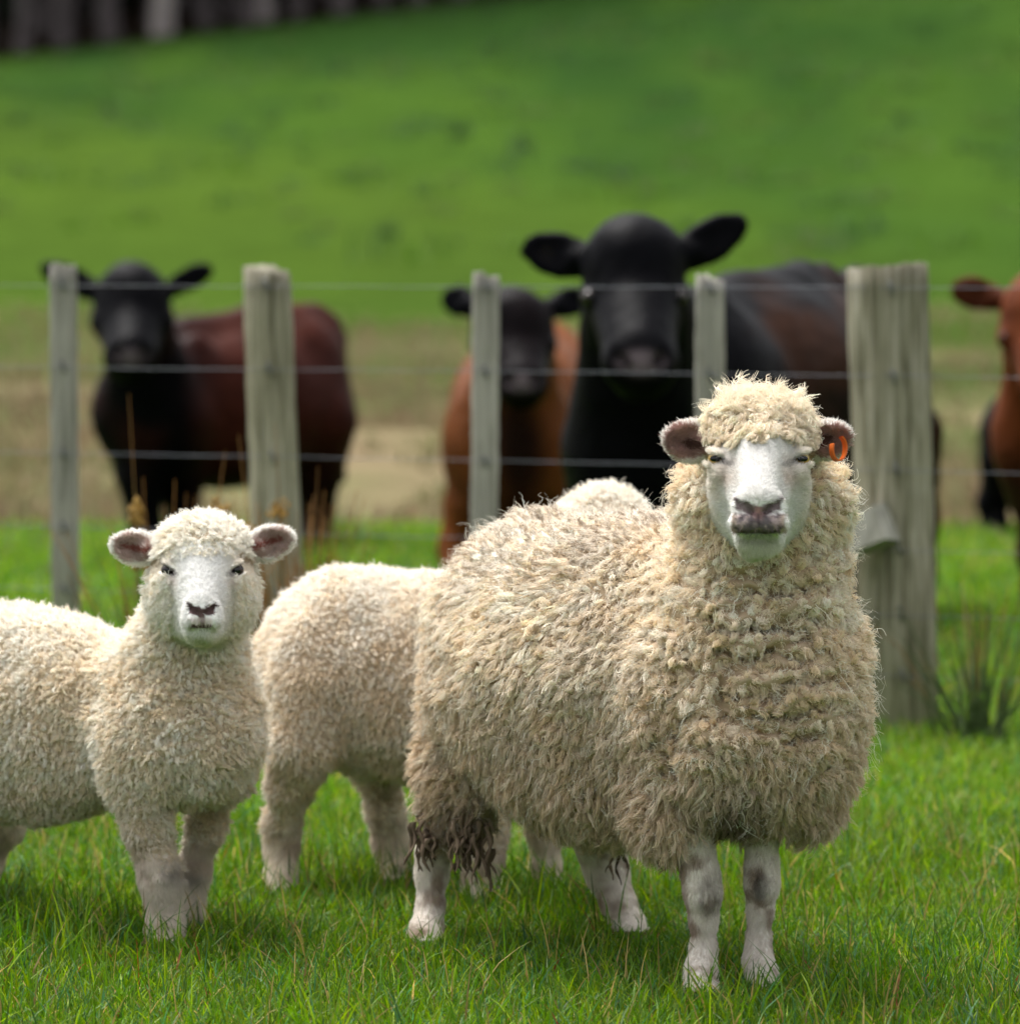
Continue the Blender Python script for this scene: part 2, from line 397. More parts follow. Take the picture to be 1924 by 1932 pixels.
def lids(md, c, look, r, tilt, up=.92, lo=.95, tag='face'):
    "upper and lower eyelid folded over the ball; tilt raises the outer corner"
    look = nrm(np.array(look, float)); ax = nrm(np.array([1, 0, tilt])-look*np.dot([1, 0, tilt], look)); wv = np.cross(ax, look); wv = wv if wv[2] > 0 else -wv; R = np.stack([ax, look, wv])
    md.ell(c+wv*r*up+look*r*.10, (r*1.25, r*.98, r*.36), R, .008, tag); md.ell(c-wv*r*lo+look*r*.05, (r*1.2, r*.95, r*.36), R, .004, tag)
CREASES = [[(1352, 1090), (1392, 1084), (1436, 1093)], [(1436, 1096), (1462, 1068)], [(1436, 1062), (1440, 1100)], [(1336, 1122), (1380, 1126), (1432, 1121)], [(1440, 1118), (1478, 1124), (1508, 1116)],
    [(1330, 1163), (1352, 1158)], [(1372, 1150), (1412, 1146)], [(1345, 1190), (1400, 1186)], [(1412, 1187), (1474, 1191)], [(1474, 1172), (1536, 1160)], [(1440, 1192), (1446, 1240)], [(1360, 1228), (1420, 1236)], [(1452, 1222), (1530, 1206)],
    [(1369, 1352), (1350, 1303), (1388, 1266)], [(1269, 1466), (1272, 1396), (1299, 1348)], [(1228, 1408), (1246, 1394)], [(1350, 1262), (1438, 1270)], [(1448, 1268), (1520, 1258)], [(1368, 1312), (1430, 1324), (1478, 1328)], [(1362, 1338), (1420, 1352), (1500, 1356)], [(1420, 1380), (1480, 1384)], [(1300, 1240), (1316, 1290)], [(1262, 1330), (1280, 1290)], [(1520, 1300), (1560, 1280)], [(1490, 1400), (1550, 1372)]]
def crease(u, v):
    "px distance to the nearest parting line of the chest wool"
    d = np.full(len(u), 99.); q = np.stack([u, v], 1)
    q = q+np.stack([5*np.sin(v*.11+u*.05), 4*np.sin(u*.13)], 1)
    for pl in CREASES:
        for a, b in zip(pl[:-1], pl[1:]):
            a = np.array(a, float); ba = np.array(b, float)-a; pa = q-a; h = np.clip((pa @ ba)/(ba @ ba), 0, 1); d = np.minimum(d, np.hypot(*(pa-h[:, None]*ba).T))
    return d
def build_ewe():
    md = Model(); I = .027
    h = nrm(np.array([.545, -.84, 0])); lf = np.array([-h[1], h[0], 0]); RB = np.stack([h, lf, [0, 0, 1.]])
    W_ = 'wool'
    md.ell(P(1135, 1272, 8.55), (.40-I, .270-I, .290-I), RB, .05, W_)
    md.ell(P(1030, 1232, 8.74), (.23-I, .215-I, .262-I), RB, .06, W_)
    md.ell(P(1396, 1335, 8.25), (.25-I, .217-I, .225-I), RB, .05, W_)
    md.ell(P(1300, 1110, 8.38), (.2-I, .15-I, .14-I), RB, .08, W_)                # withers
    md.rc(P(1415, 1260, 8.22), P(1440, 985, 8.18), .205-I, .160-I, .07, W_)       # neck
    md.ell(P(1438, 935, 8.16), (.160-I, .14-I, .10-I), None, .05, W_)            # ruff behind the cheeks
    md.ell(P(866, 1425, 8.74), (.112-I, .085-I, .185-I), RB, .02, W_)             # near thigh
    md.ell(P(1110, 1440, 8.9), (.13-I, .088-I, .17-I), RB, .03, W_)
    md.ell(P(1262, 1530, 8.24), (.10-I, .092-I, .105-I), RB, .035, W_)            # wool above the front legs
    md.ell(P(1525, 1500, 8.26), (.09-I, .085-I, .095-I), RB, .035, W_)
    md.ell(P(1175, 1480, 8.48), (.20-I, .15-I, .105-I), RB, .08, W_)              # belly
    md.rc(P(845, 1290, 8.92), P(835, 1470, 8.94), .03, .02, .03, W_)               # tail stub
    # legs
    g = 'leg'
    md.chain([(P(1305, 1560, 8.22), 0.0355), (P(1322, 1655, 8.21), 0.0265), (P(1326, 1690, 8.205), 0.0255), (P(1327, 1735, 8.215), 0.0190), (P(1327, 1790, 8.22), 0.0170), (P(1322, 1832, 8.20), 0.0215), (P(1322, 1862, 8.17), 0.0225), (P(1326, 1890, 8.14), 0.0265)], .02, g)
    md.chain([(P(1436, 1540, 8.27), 0.0315), (P(1437, 1640, 8.265), 0.0230), (P(1437, 1672, 8.26), 0.0230), (P(1434, 1720, 8.27), 0.0170), (P(1431, 1770, 8.275), 0.0155), (P(1430, 1812, 8.26), 0.0200), (P(1437, 1842, 8.23), 0.0215), (P(1445, 1872, 8.20), 0.0245)], .02, g)
    md.chain([(P(862, 1500, 8.76), 0.042), (P(818, 1610, 8.80), 0.0265), (P(814, 1650, 8.80), 0.0245), (P(812, 1710, 8.785), 0.0200), (P(805, 1752, 8.76), 0.0235), (P(802, 1775, 8.73), 0.0265), (P(800, 1797, 8.70), 0.0295)], .02, g)
    md.chain([(P(1110, 1530, 8.87), 0.0555), (P(1136, 1610, 8.93), 0.0375), (P(1146, 1650, 8.93), 0.0335), (P(1166, 1705, 8.90), 0.0265), (P(1183, 1745, 8.87), 0.0265), (P(1194, 1772, 8.83), 0.0275), (P(1200, 1795, 8.80), 0.0295)], .02, g)
    # head, nose pushed toward the lens and down
    f = 'face'
    md.ell(P(1432, 838, 8.075), (.086, .105, .070), None, .03, 'crown')
    md.ell(P(1431, 808, 8.07), (.076, .078, .034), None, .03, 'crown')
    md.rc(P(1431, 868, 8.005), P(1431, 968, 7.89), .066, .038, .02, f)
    md.rc(P(1431, 850, 7.950), P(1431, 942, 7.848), .031, .027, .016, f)          # nasal bridge
    for sx, su in ((-1, 1431-48), (1, 1431+49)):
        md.ell(P(su, 925, 8.015), (.034, .055, .050), None, .03, f)               # cheek
        md.ell(P(1431+sx*72, 890, 7.98), (.016, .028, .016), None, .02, f)      # cheek bone
    md.ell(P(1430, 955, 7.855), (.043, .030, .022), None, .018, f)               # nose
    md.ell(P(1430, 985, 7.853), (.0445, .034, .0205), None, .012, f)             # upper lip
    for sx in (-1, 1): md.ell(P(1431+sx*26, 986, 7.848), (.024, .030, .019), None, .010, f)
    md.ell(P(1432, 1014, 7.880), (.031, .032, .0205), None, .014, f)             # chin
    md.rc(P(1432, 1008, 7.90), P(1432, 965, 8.06), .032, .060, .03, f)            # jaw
    # nostrils, philtrum, mouth, eye openings
    for sx in (-1, 1):
        md.rc(P(1431+sx*13, 966, 7.824), P(1431+sx*27, 955, 7.822), .0045, .0075, .004, f, 'sub')
        md.rc(P(1431+sx*27, 955, 7.822), P(1431+sx*39, 948, 7.834), .0075, .004, .004, f, 'sub')
        md.rc(P(1431, 1001, 7.828), P(1431+sx*24, 1004, 7.834), .0042, .0042, .004, f, 'sub')
        md.rc(P(1431+sx*24, 1004, 7.834), P(1431+sx*46, 992, 7.852), .0042, .0032, .004, f, 'sub')
        md.ell(P(1431+sx*82, 866, 7.955), (.0135, .02, .0062), frame(np.array([1, 0, sx*.35]), np.array([0, 1., 0])), .006, f, 'sub')
    md.rc(P(1431, 972, 7.816), P(1431, 1000, 7.817), .003, .003, .004, f, 'sub')
    for sx in (-1, 1): lids(md, P(1431+sx*82, 866, 7.974), (sx*.45, -1, .1), .0118, sx*.30)
    # ears
    E1 = ear(md, ((1338, 838), (1252, 826), 40), 8.07, 8.05, fwd=(-.15, -1, .05))
    E2 = ear(md, ((1530, 840), (1604, 816), 38), 8.07, 8.05, fwd=(.25, -1, -.1))
    cf = P(1440, 1180, 8.0); hc = P(1431, 900, 7.98)
    def disp(X):
        u, v = project(X)
        w = sstep(1010, 1090, v)*(1-sstep(1420, 1520, v))*sstep(1180, 1290, u)*(1-sstep(1560, 1640, u))*(1-sstep(8.15, 8.35, X[:, 1]))
        q = X*np.array([1, 1, 1]); wz = X[:, 2]+.034*noise(X, 10, 5)+.014*noise(X, 26, 6)-.12*np.abs(X[:, 0]-cf[0]); am = .60+.75*noise(X, 12, 7)
        fold = np.abs(np.sin(wz*math.pi/.052))**.7
        cr = -.042*w*am*(fold-.66)
        wl = sstep(.22, .36, X[:, 2])*sstep(.14, .24, np.linalg.norm(X-hc, axis=1))
        mk = (X[:, 1] < 8.28) & (u > 1200) & (u < 1600) & (v > 1050) & (v < 1490)
        if mk.any(): cr[mk] += .020*np.exp(-(crease(u[mk], v[mk])/10)**2)
        return cr - .012*wl*noise(X, 13, 2) - .006*wl*noise(X, 34, 3)
    md.disp = disp
    V, F, Nn = md.mesh(.0037)
    tg, D = md.tags(V)
    u, v = project(V)
    col = np.zeros((len(V), 3)); col[:] = (.46, .35, .24)
    fc = tg == 'face'; col[fc] = (.89, .875, .85)
    nz = noise(V, 70, 8); n2 = noise(V, 190, 9)
    front = V[:, 1] < 7.95
    # skin marks of the muzzle
    def lay(k, c):
        k = np.clip(k, 0, 1)[:, None]; col[:] = col*(1-k)+np.asarray(c)*k
    au = np.abs(u-1430); fr = fc*front
    rag = 3.0*nz+2.0*n2
    lip = sstep(966, 974, v+rag)*(1-sstep(1004, 1008, v))*(1-sstep(46, 55, au+rag))*fr
    lay(lip*.95, (.34, .26, .25)); lay(lip*sstep(-.25, .3, n2+.5*nz)*.85, (.10, .085, .095)); lay(lip*sstep(34, 52, au)*.5, (.60, .48, .34))
    nos = (1-sstep(9, 14, np.abs(v-(957-(au-25)*.35))+rag*.8))*(1-sstep(40, 46, au+rag*.6))*fr; lay(nos*.92, (.12, .075, .08))
    lay(np.exp(-(au/7)**2)*sstep(952, 960, v)*(1-sstep(975, 986, v))*fr*.8, (.50, .27, .26))
    lay(np.exp(-(au/4.5)**2)*sstep(966, 972, v)*(1-sstep(985, 995, v))*fr*.85, (.06, .045, .055))
    lay(np.exp(-((v-1006+np.clip(au-24, 0, 99)*.55)/3.2)**2)*(1-sstep(44, 52, au))*fr*.95, (.05, .04, .035))
    lay(sstep(1010, 1040, v)*(V[:, 1] < 8.0)*fc*.35, (.60, .57, .34))  # chin tint: grass stain plus green bounce light put into the colour
    lay(fc*sstep(1008, 1016, v)*(1-sstep(1018, 1030, v))*(1-sstep(28, 40, au))*.45*front, (.30, .25, .19))
    # tan flush beside the eyes and on the forehead
    k = np.exp(-(((np.abs(u-1431)-58)/20)**2+((v-892)/34)**2))*.65*fc*(.7+.5*noise(V, 60, 91)); col = col*(1-k[:, None])+np.array([.60, .46, .36])*k[:, None]
    k = sstep(58, 92, np.abs(u-1431)+8*nz)*fc*.55; col = col*(1-k[:, None])+np.array([.84, .74, .61])*k[:, None]
    for sx in (-1, 1):
        eu = 1431+sx*82
        du = (u-eu)*sx; r2 = ((u-eu)/23)**2+((v-867+du*.25)/9.5)**2
        k = np.clip(1.35-r2, 0, 1)*(V[:, 1] < 8.03)*fc + .6*np.exp(-((du+30)/12)**2-((v-877)/4)**2)*fc; k = np.clip(k, 0, 1); col = col*(1-k[:, None])+np.array([.07, .055, .06])*k[:, None]
    ea = (tg == 'ear')
    col[ea] = (.80, .77, .73)
    for (R, c, L, w) in (E1, E2):
        q = (V-c) @ R.T
        inn = ea & ((Nn @ R[1]) > .25) & ((q[:, 0]/(L*.47))**2+(q[:, 2]/(w*.85))**2 < .95)
        col[inn] = np.array([.40, .25, .22])*(1+.25*noise(V[inn], 45, 4))[:, None]
        dk = inn & (((q[:, 0]+.012)/.014)**2+((q[:, 2]+.004)/.008)**2 < 1); col[dk] = (.10, .05, .04)
    lg = tg == 'leg'
    st = fbm(V, 28, 21)
    k = sstep(-.05, .45, st)[:, None]*.8
    col[lg] = (np.array([.82, .77, .71])*(1-k)+np.array([.34, .24, .17])*k)[lg]
    for (pu, pv, py) in ((1340, 1688, 8.18), (1436, 1668, 8.23)):      # dark knee patches
        sz = 1.0 if pu < 1400 else .62; k = np.exp(-(((u-pu+9*noise(V, 40, 30))/(22*sz))**2+((v-pv+14*noise(V, 30, 32))/(36*sz))**2)**1.5)*lg*(V[:, 1] < py+.035)*.72*sstep(-.5, .5, noise(V*np.array([1, 1, .4]), 150, 31)+.4); col = col*(1-k[:, None])+(np.array([.13, .09, .065]) if pu < 1400 else np.array([.05, .04, .035]))*k[:, None]
    hoof = lg & (V[:, 2] < .018); col[hoof] = (.10, .085, .07)
    base = P(1330, 1840, 8.45); base[2] = 0
    root = empty('sheep', base)
    tag(root, 'large cream ewe with full curly fleece and an orange tag in one ear', 'sheep', 'sheep in front of the fence')
    mesh_obj('body', V, F, M_SKIN, root, col)
    for sx in (-1, 1):
        eye_part(root, P(1431+sx*82, 866, 7.974), .0118, (sx*.45, -1, .12), M_EYE_AMBER, .42)
    # orange ear tag: a bent strip looped through the ear
    n = 26; tv = []; tf = []
    for i in range(n+1):
        a = math.radians(-205+i/n*275)
        c0 = P(1581, 846, 8.02); rr = .0135
        x = c0[0]+math.cos(a)*rr*.85; z = c0[2]+math.sin(a)*rr*1.45; y = c0[1]-.004+.010*math.cos(a)
        rad = np.array([math.cos(a), 0, math.sin(a)])
        for (dr, dy) in ((-.0012, -1), (.0012, -1), (.0012, 1), (-.0012, 1)):
            tv.append(np.array([x, y, z])+rad*dr+np.array([.0026, -.0050, .001])*dy)
        if i:
            for k in range(4): tf.append([4*(i-1)+k, 4*(i-1)+(k+1) % 4, 4*i+(k+1) % 4, 4*i+k])
    mesh_obj('ear_tag', np.array(tv), np.array(tf), M_TAG, root, smooth=False)['label'] = 'bright orange loop tag'
    # ---------------- fleece
    wool = (tg == 'wool'); crown = (tg == 'crown')
    hed = crown | (tg == 'face')
    bald = hed & (v > 834+17*noise(V, 34, 77)-.10*np.abs(u-1431)+.0011*(u-1431)**2) & (V[:, 1] < 8.08)
    crownw = hed & ~bald & (v < 905) & (tg != 'ear')
    crownw &= ~((tg == 'face') & (v > 862))
    dens = wool.astype(float)
    p, nn, ti, bc = sample(V, F, Nn, 120000, dens, 5)
    P0, N0 = p, nn; pu, pv = project(p); ch0 = sstep(1140, 1280, pu)*(p[:, 1] < 8.36)*sstep(.36, .44, p[:, 2]) > .5
    pa, na = thin(p[~ch0], .0112, nn[~ch0]); pb, nb = thin(p[ch0], .0178, nn[ch0]); p = np.concatenate([pa, pb]); nn = np.concatenate([na, nb])
    np_ = len(p); pu, pv = project(p)
    down = np.array([0, 0, -1.0]); back = -h
    onback = sstep(.60, .72, p[:, 2])*(p[:, 1] > 8.33)
    chest = sstep(1140, 1280, pu)*(p[:, 1] < 8.36)*sstep(.36, .44, p[:, 2])
    comb = down[None]*(1-onback)[:, None] + back[None]*(.35+.9*onback)[:, None]*(1-.8*chest)[:, None] + .6*np.stack([noise(p, 9, s) for s in (41, 42, 43)], 1)
    r = np.random.default_rng(8)
    big = fbm(p, 5, 61); fine = noise(p, 30, 62)
    L = .0215*(1+.28*r.normal(size=np_))*(1-.20*chest)*(1+.35*sstep(.42, .3, p[:, 2])); L = np.clip(L, .009, .045)
    ck = np.where(p[:, 1] < 8.28, crease(pu, pv), 99); L = L*(1-.75*np.exp(-(ck/12.0)**2))
    wd = np.where(chest > .5, .0112, .0076)*(1+.15*r.normal(size=np_))
    cream = np.array([.91, .755, .555]); grey = np.array([.78, .70, .61]); pale = np.array([.96, .895, .79])
    k = np.clip(.5+.55*fine+(.3-.12*chest)*r.normal(size=np_)-.12*chest, 0, 1)[:, None]
    c = (cream*(1-k)+pale*k)*(1+(.12-.07*chest[:, None])*np.clip(r.normal(size=(np_, 1)), -1.6, 1.1))
    gk = np.clip(sstep(-.1, .5, big)*.4+.45*onback*(r.random(np_) < .55), 0, 1)[:, None]*(1-chest)[:, None]
    c = c*(1-gk)+grey*gk
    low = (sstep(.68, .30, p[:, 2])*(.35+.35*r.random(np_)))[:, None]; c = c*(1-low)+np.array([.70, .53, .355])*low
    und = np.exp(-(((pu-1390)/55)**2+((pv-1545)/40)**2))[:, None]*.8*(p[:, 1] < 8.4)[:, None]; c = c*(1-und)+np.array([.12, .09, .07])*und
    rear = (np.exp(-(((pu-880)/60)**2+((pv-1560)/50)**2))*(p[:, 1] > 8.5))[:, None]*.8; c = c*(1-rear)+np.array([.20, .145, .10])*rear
    dirt = np.clip(.15+1.0*onback*(r.random(np_) < .6)+.2*sstep(.45, .3, p[:, 2])+.15*r.normal(size=np_), 0, 1)*(1-.5*chest)
    Pq, Nq, _, _ = sample(V, F, Nn, 330000, dens, 15); qu, qv = project(Pq); kq = (np.where(Pq[:, 1] < 8.28, crease(qu, qv), 99) > 5.5); Pq = Pq[kq]; Nq = Nq[kq]
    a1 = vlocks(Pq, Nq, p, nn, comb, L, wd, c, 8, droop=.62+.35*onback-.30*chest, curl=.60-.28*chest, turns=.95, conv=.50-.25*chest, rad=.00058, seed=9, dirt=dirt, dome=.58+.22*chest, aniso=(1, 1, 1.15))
    # topknot on the poll
    p2, n2_, ti2, _ = sample(V, F, Nn, 1700, crownw.astype(float), 6)
    u2, v2 = project(p2)
    top = sstep(795, 765, v2)
    frt = (p2[:, 1] < 8.05)
    comb2 = np.array([0, -.3, -.9])[None]*(1-top)[:, None] + (np.array([0, -.3, .5])+np.stack([r.normal(size=len(p2))*.9, 0*u2, 0*u2], 1))*top[:, None]+.4*np.stack([noise(p2, 25, s) for s in (51, 52, 53)], 1)
    L2 = (.018+.004*top)*(1+.25*r.normal(size=len(p2))); L2 = np.clip(L2, .01, .07)
    c2 = cream*.6+pale*.4+np.zeros((len(p2), 3)); c2 = c2*(1+.08*r.normal(size=(len(p2), 1)))
    a2 = locks(p2, n2_, comb2, L2, np.clip(.0066*(1+.25*r.normal(size=len(p2))), .003, .01), c2, 24, 9, droop=.55-.2*top, curl=.75, turns=1.3, conv=.38, rad=.00052, seed=10, dirt=.12*np.ones(len(p2)), dome=.35)
    p4, n4, _, _ = sample(V, F, Nn, 170, (crownw & (v < 792)).astype(float), 46)
    a4 = locks(p4, nrm(n4*.4+np.array([0, 0, 1.])), np.stack([r.normal(size=170), .3*r.normal(size=170), .2+0*p4[:, 0]], 1), np.clip(.032*(1+.35*r.normal(size=170)), .015, .065), np.full(170, .0075), np.tile(pale*.6+cream*.4, (170, 1)), 14, 9, droop=.45, curl=.9, turns=1.1, conv=.25, rad=.00045, seed=47)
    # loose flyaway fibres standing out of the outline
    p3, n3, _, _ = sample(V, F, Nn, 5500, (wool | crownw).astype(float), 16)
    c3 = np.tile(pale, (len(p3), 1))
    a3 = locks(p3, n3, down[None]+.8*r.normal(size=(len(p3), 3)), np.clip(.032*(1+.3*r.normal(size=len(p3))), .012, .06), np.full(len(p3), .008), c3, 2, 9, droop=.55, curl=.55, turns=1.6, conv=.2, rad=.00030, seed=12)
    def pad(a, k):
        pts, rd, cc, dd = a
        if pts.shape[1] < k:
            m = k-pts.shape[1]
            pts = np.concatenate([pts, pts[:, -1:]+np.linspace(1, m, m)[None, :, None]*1e-5], 1); rd = np.concatenate([rd, np.repeat(rd[:, -1:], m, 1)], 1)
        return pts, rd, cc, dd
    A = [pad(a, 9) for a in (a1, a2, a3, a4)]
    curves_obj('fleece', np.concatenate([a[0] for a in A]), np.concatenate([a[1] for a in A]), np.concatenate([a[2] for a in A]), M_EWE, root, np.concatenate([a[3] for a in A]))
    # short hair of face, ears and legs
    sh = np.where(((tg == 'face') & ~crownw) | bald, 1.6, 0)+np.where(ea, 1.2, 0)+np.where(lg & (V[:, 2] > .02), .55, 0)
    noseb = (np.abs(u-1431) < 62) & (v > 946) & (v < 1010) & (V[:, 1] < 7.93); sh[noseb] *= .06
    for sx in (-1, 1): sh[(((u-1431-sx*82)/19)**2+((v-868)/7.5)**2 < 1)] = 0
    short_hair(root, 'face_and_leg_hair', V, F, Nn, col, sh, 95000, P(1431, 960, 7.80), lambda p: np.where(p[:, 2] > .6, .0075+.009*sstep(.050, .080, np.abs(p[:, 0]-P(1431, 900, 8.0)[0]))*(p[:, 2] < P(1431, 910, 8.0)[2]), .0075), 'ewe')
    # dung-matted locks hanging under the tail and thigh, and under the brisket
    for j, (uu, vv, zz, sp, nL, ln, thick) in enumerate(((880, 1575, 8.68, 40, 44, .058, .0046), (805, 1575, 8.72, 24, 18, .058, .0044), (1375, 1545, 8.2, 26, 12, .05, .003), (1170, 1590, 8.75, 18, 7, .05, .0035), (1255, 1625, 8.22, 16, 6, .03, .0028))):
        rr = np.random.default_rng(70+j); vs = []; fs = []; cs = []
        for q in range(nL):
            b0 = P(uu+rr.normal()*sp*.6, vv+rr.normal()*20-12, zz+rr.normal()*.02); ll = ln*(.6+.7*rr.random()); ox = rr.normal()*.012; oy = rr.normal()*.01; w0 = thick*(.7+.6*rr.random())
            ph = rr.random()*6; shade = np.array([.20, .145, .105])*(.4+.9*rr.random()); n0 = len(vs); ns = 9
            for i in range(ns):
                t = i/(ns-1); cc = b0+np.array([ox*t+.004*math.sin(ph+t*7), oy*t+.003*math.cos(ph+t*6), -ll*t]); ww = w0*(1-.55*t)*(1+.35*math.sin(ph*3+t*17))*(.5 if i == ns-1 else 1)
                for a in range(6): vs.append(cc+ww*np.array([math.cos(a*1.047), math.sin(a*1.047), 0])); cs.append(shade)
                if i:
                    for a in range(6): fs.append([n0+6*(i-1)+a, n0+6*(i-1)+(a+1) % 6, n0+6*i+(a+1) % 6, n0+6*i+a])
        mesh_obj('matted_wool', np.array(vs), np.array(fs), M_DAG, root, np.array(cs))['label'] = 'dark dirty wool strands hanging down'

def short_hair(root, name, V, F, Nn, col, dens, n, nose, length, kind, rad=.00030):
    p, nn, ti, bc = sample(V, F, Nn, n, dens, 33)
    c = (col[ti]*bc[..., None]).sum(1)
    r = np.random.default_rng(34)
    away = nrm(p-nose); leg = (p[:, 2] < .42)[:, None]
    comb = np.where(leg, np.array([0, 0, -1.0])+.25*r.normal(size=p.shape), away+.25*r.normal(size=p.shape))
    L = length(p)*(1+.25*r.normal(size=n))
    a = locks(p, nn, comb, np.clip(L, .003, .02), np.full(n, .0012), c, 2, 5, droop=.95, curl=.15, turns=.4, conv=.3, rad=rad, seed=35, lift=.62, sink=.0006)
    curves_obj(name, a[0], a[1], a[2], M_HAIR, root, a[3])

def lamb_fleece(root, V, F, Nn, tg, u, v, wmask, face_mask, n, seed, h, tint):
    p, nn, ti, bc = sample(V, F, Nn, n*5, wmask.astype(float), seed)
    p, nn = thin(p, .0090, nn); n = len(p)
    r = np.random.default_rng(seed+1)
    comb = np.array([0, 0, -.8])[None]-.5*h[None]*sstep(.45, .6, p[:, 2])[:, None]+.6*np.stack([noise(p, 12, s) for s in (1, 2, 3)], 1)
    big = fbm(p, 7, seed+3)
    leg = sstep(.30, .20, p[:, 2])
    L = np.clip(.0155*(1+.2*r.normal(size=n))*(1-.25*leg)*(1+.3*big), .006, .03)
    if face_mask is not None: L *= np.where((np.linalg.norm(p-P(382, 1130, 8.62), axis=1) < .105) & (p[:, 1] < 8.74), .55, 1.0)
    wd = .0062*(1+.15*r.normal(size=n))
    warm = np.array([.93, .80, .63]); pale = np.array([.97, .92, .84])
    k = np.clip(.45+.5*noise(p, 22, seed+4)+.25*r.normal(size=n)+.5*sstep(.45, .62, p[:, 2]), 0, 1)[:, None]
    c = (warm*(1-k)+pale*k)*tint
    lo = (leg*.45*np.clip(.5+fbm(p, 20, seed+6), 0, 1))[:, None]; c = c*(1-lo)+np.array([.40, .31, .23])*lo
    Pq, Nq, _, _ = sample(V, F, Nn, int(n*17), wmask.astype(float), seed+20)
    a = vlocks(Pq, Nq, p, nn, comb, L, wd, c, 6, droop=.40, curl=.32, turns=.8, conv=.30, rad=.00052, seed=seed+7, dirt=np.full(n, .06), dome=.70, jit=.0009)
    p3, n3, _, _ = sample(V, F, Nn, n//3, wmask.astype(float), seed+9)
    b = locks(p3, n3, 1.2*r.normal(size=p3.shape), np.clip(.018*(1+.25*r.normal(size=len(p3))), .01, .03), np.full(len(p3), .004), np.tile(pale*tint, (len(p3), 1)), 2, 6, droop=.4, curl=.6, turns=1.3, conv=.1, rad=.0003, seed=seed+10)
    curves_obj('fleece', np.concatenate([a[0], b[0]]), np.concatenate([a[1], b[1]]), np.concatenate([a[2], b[2]]), M_LAMB, root, np.concatenate([a[3], b[3]]))

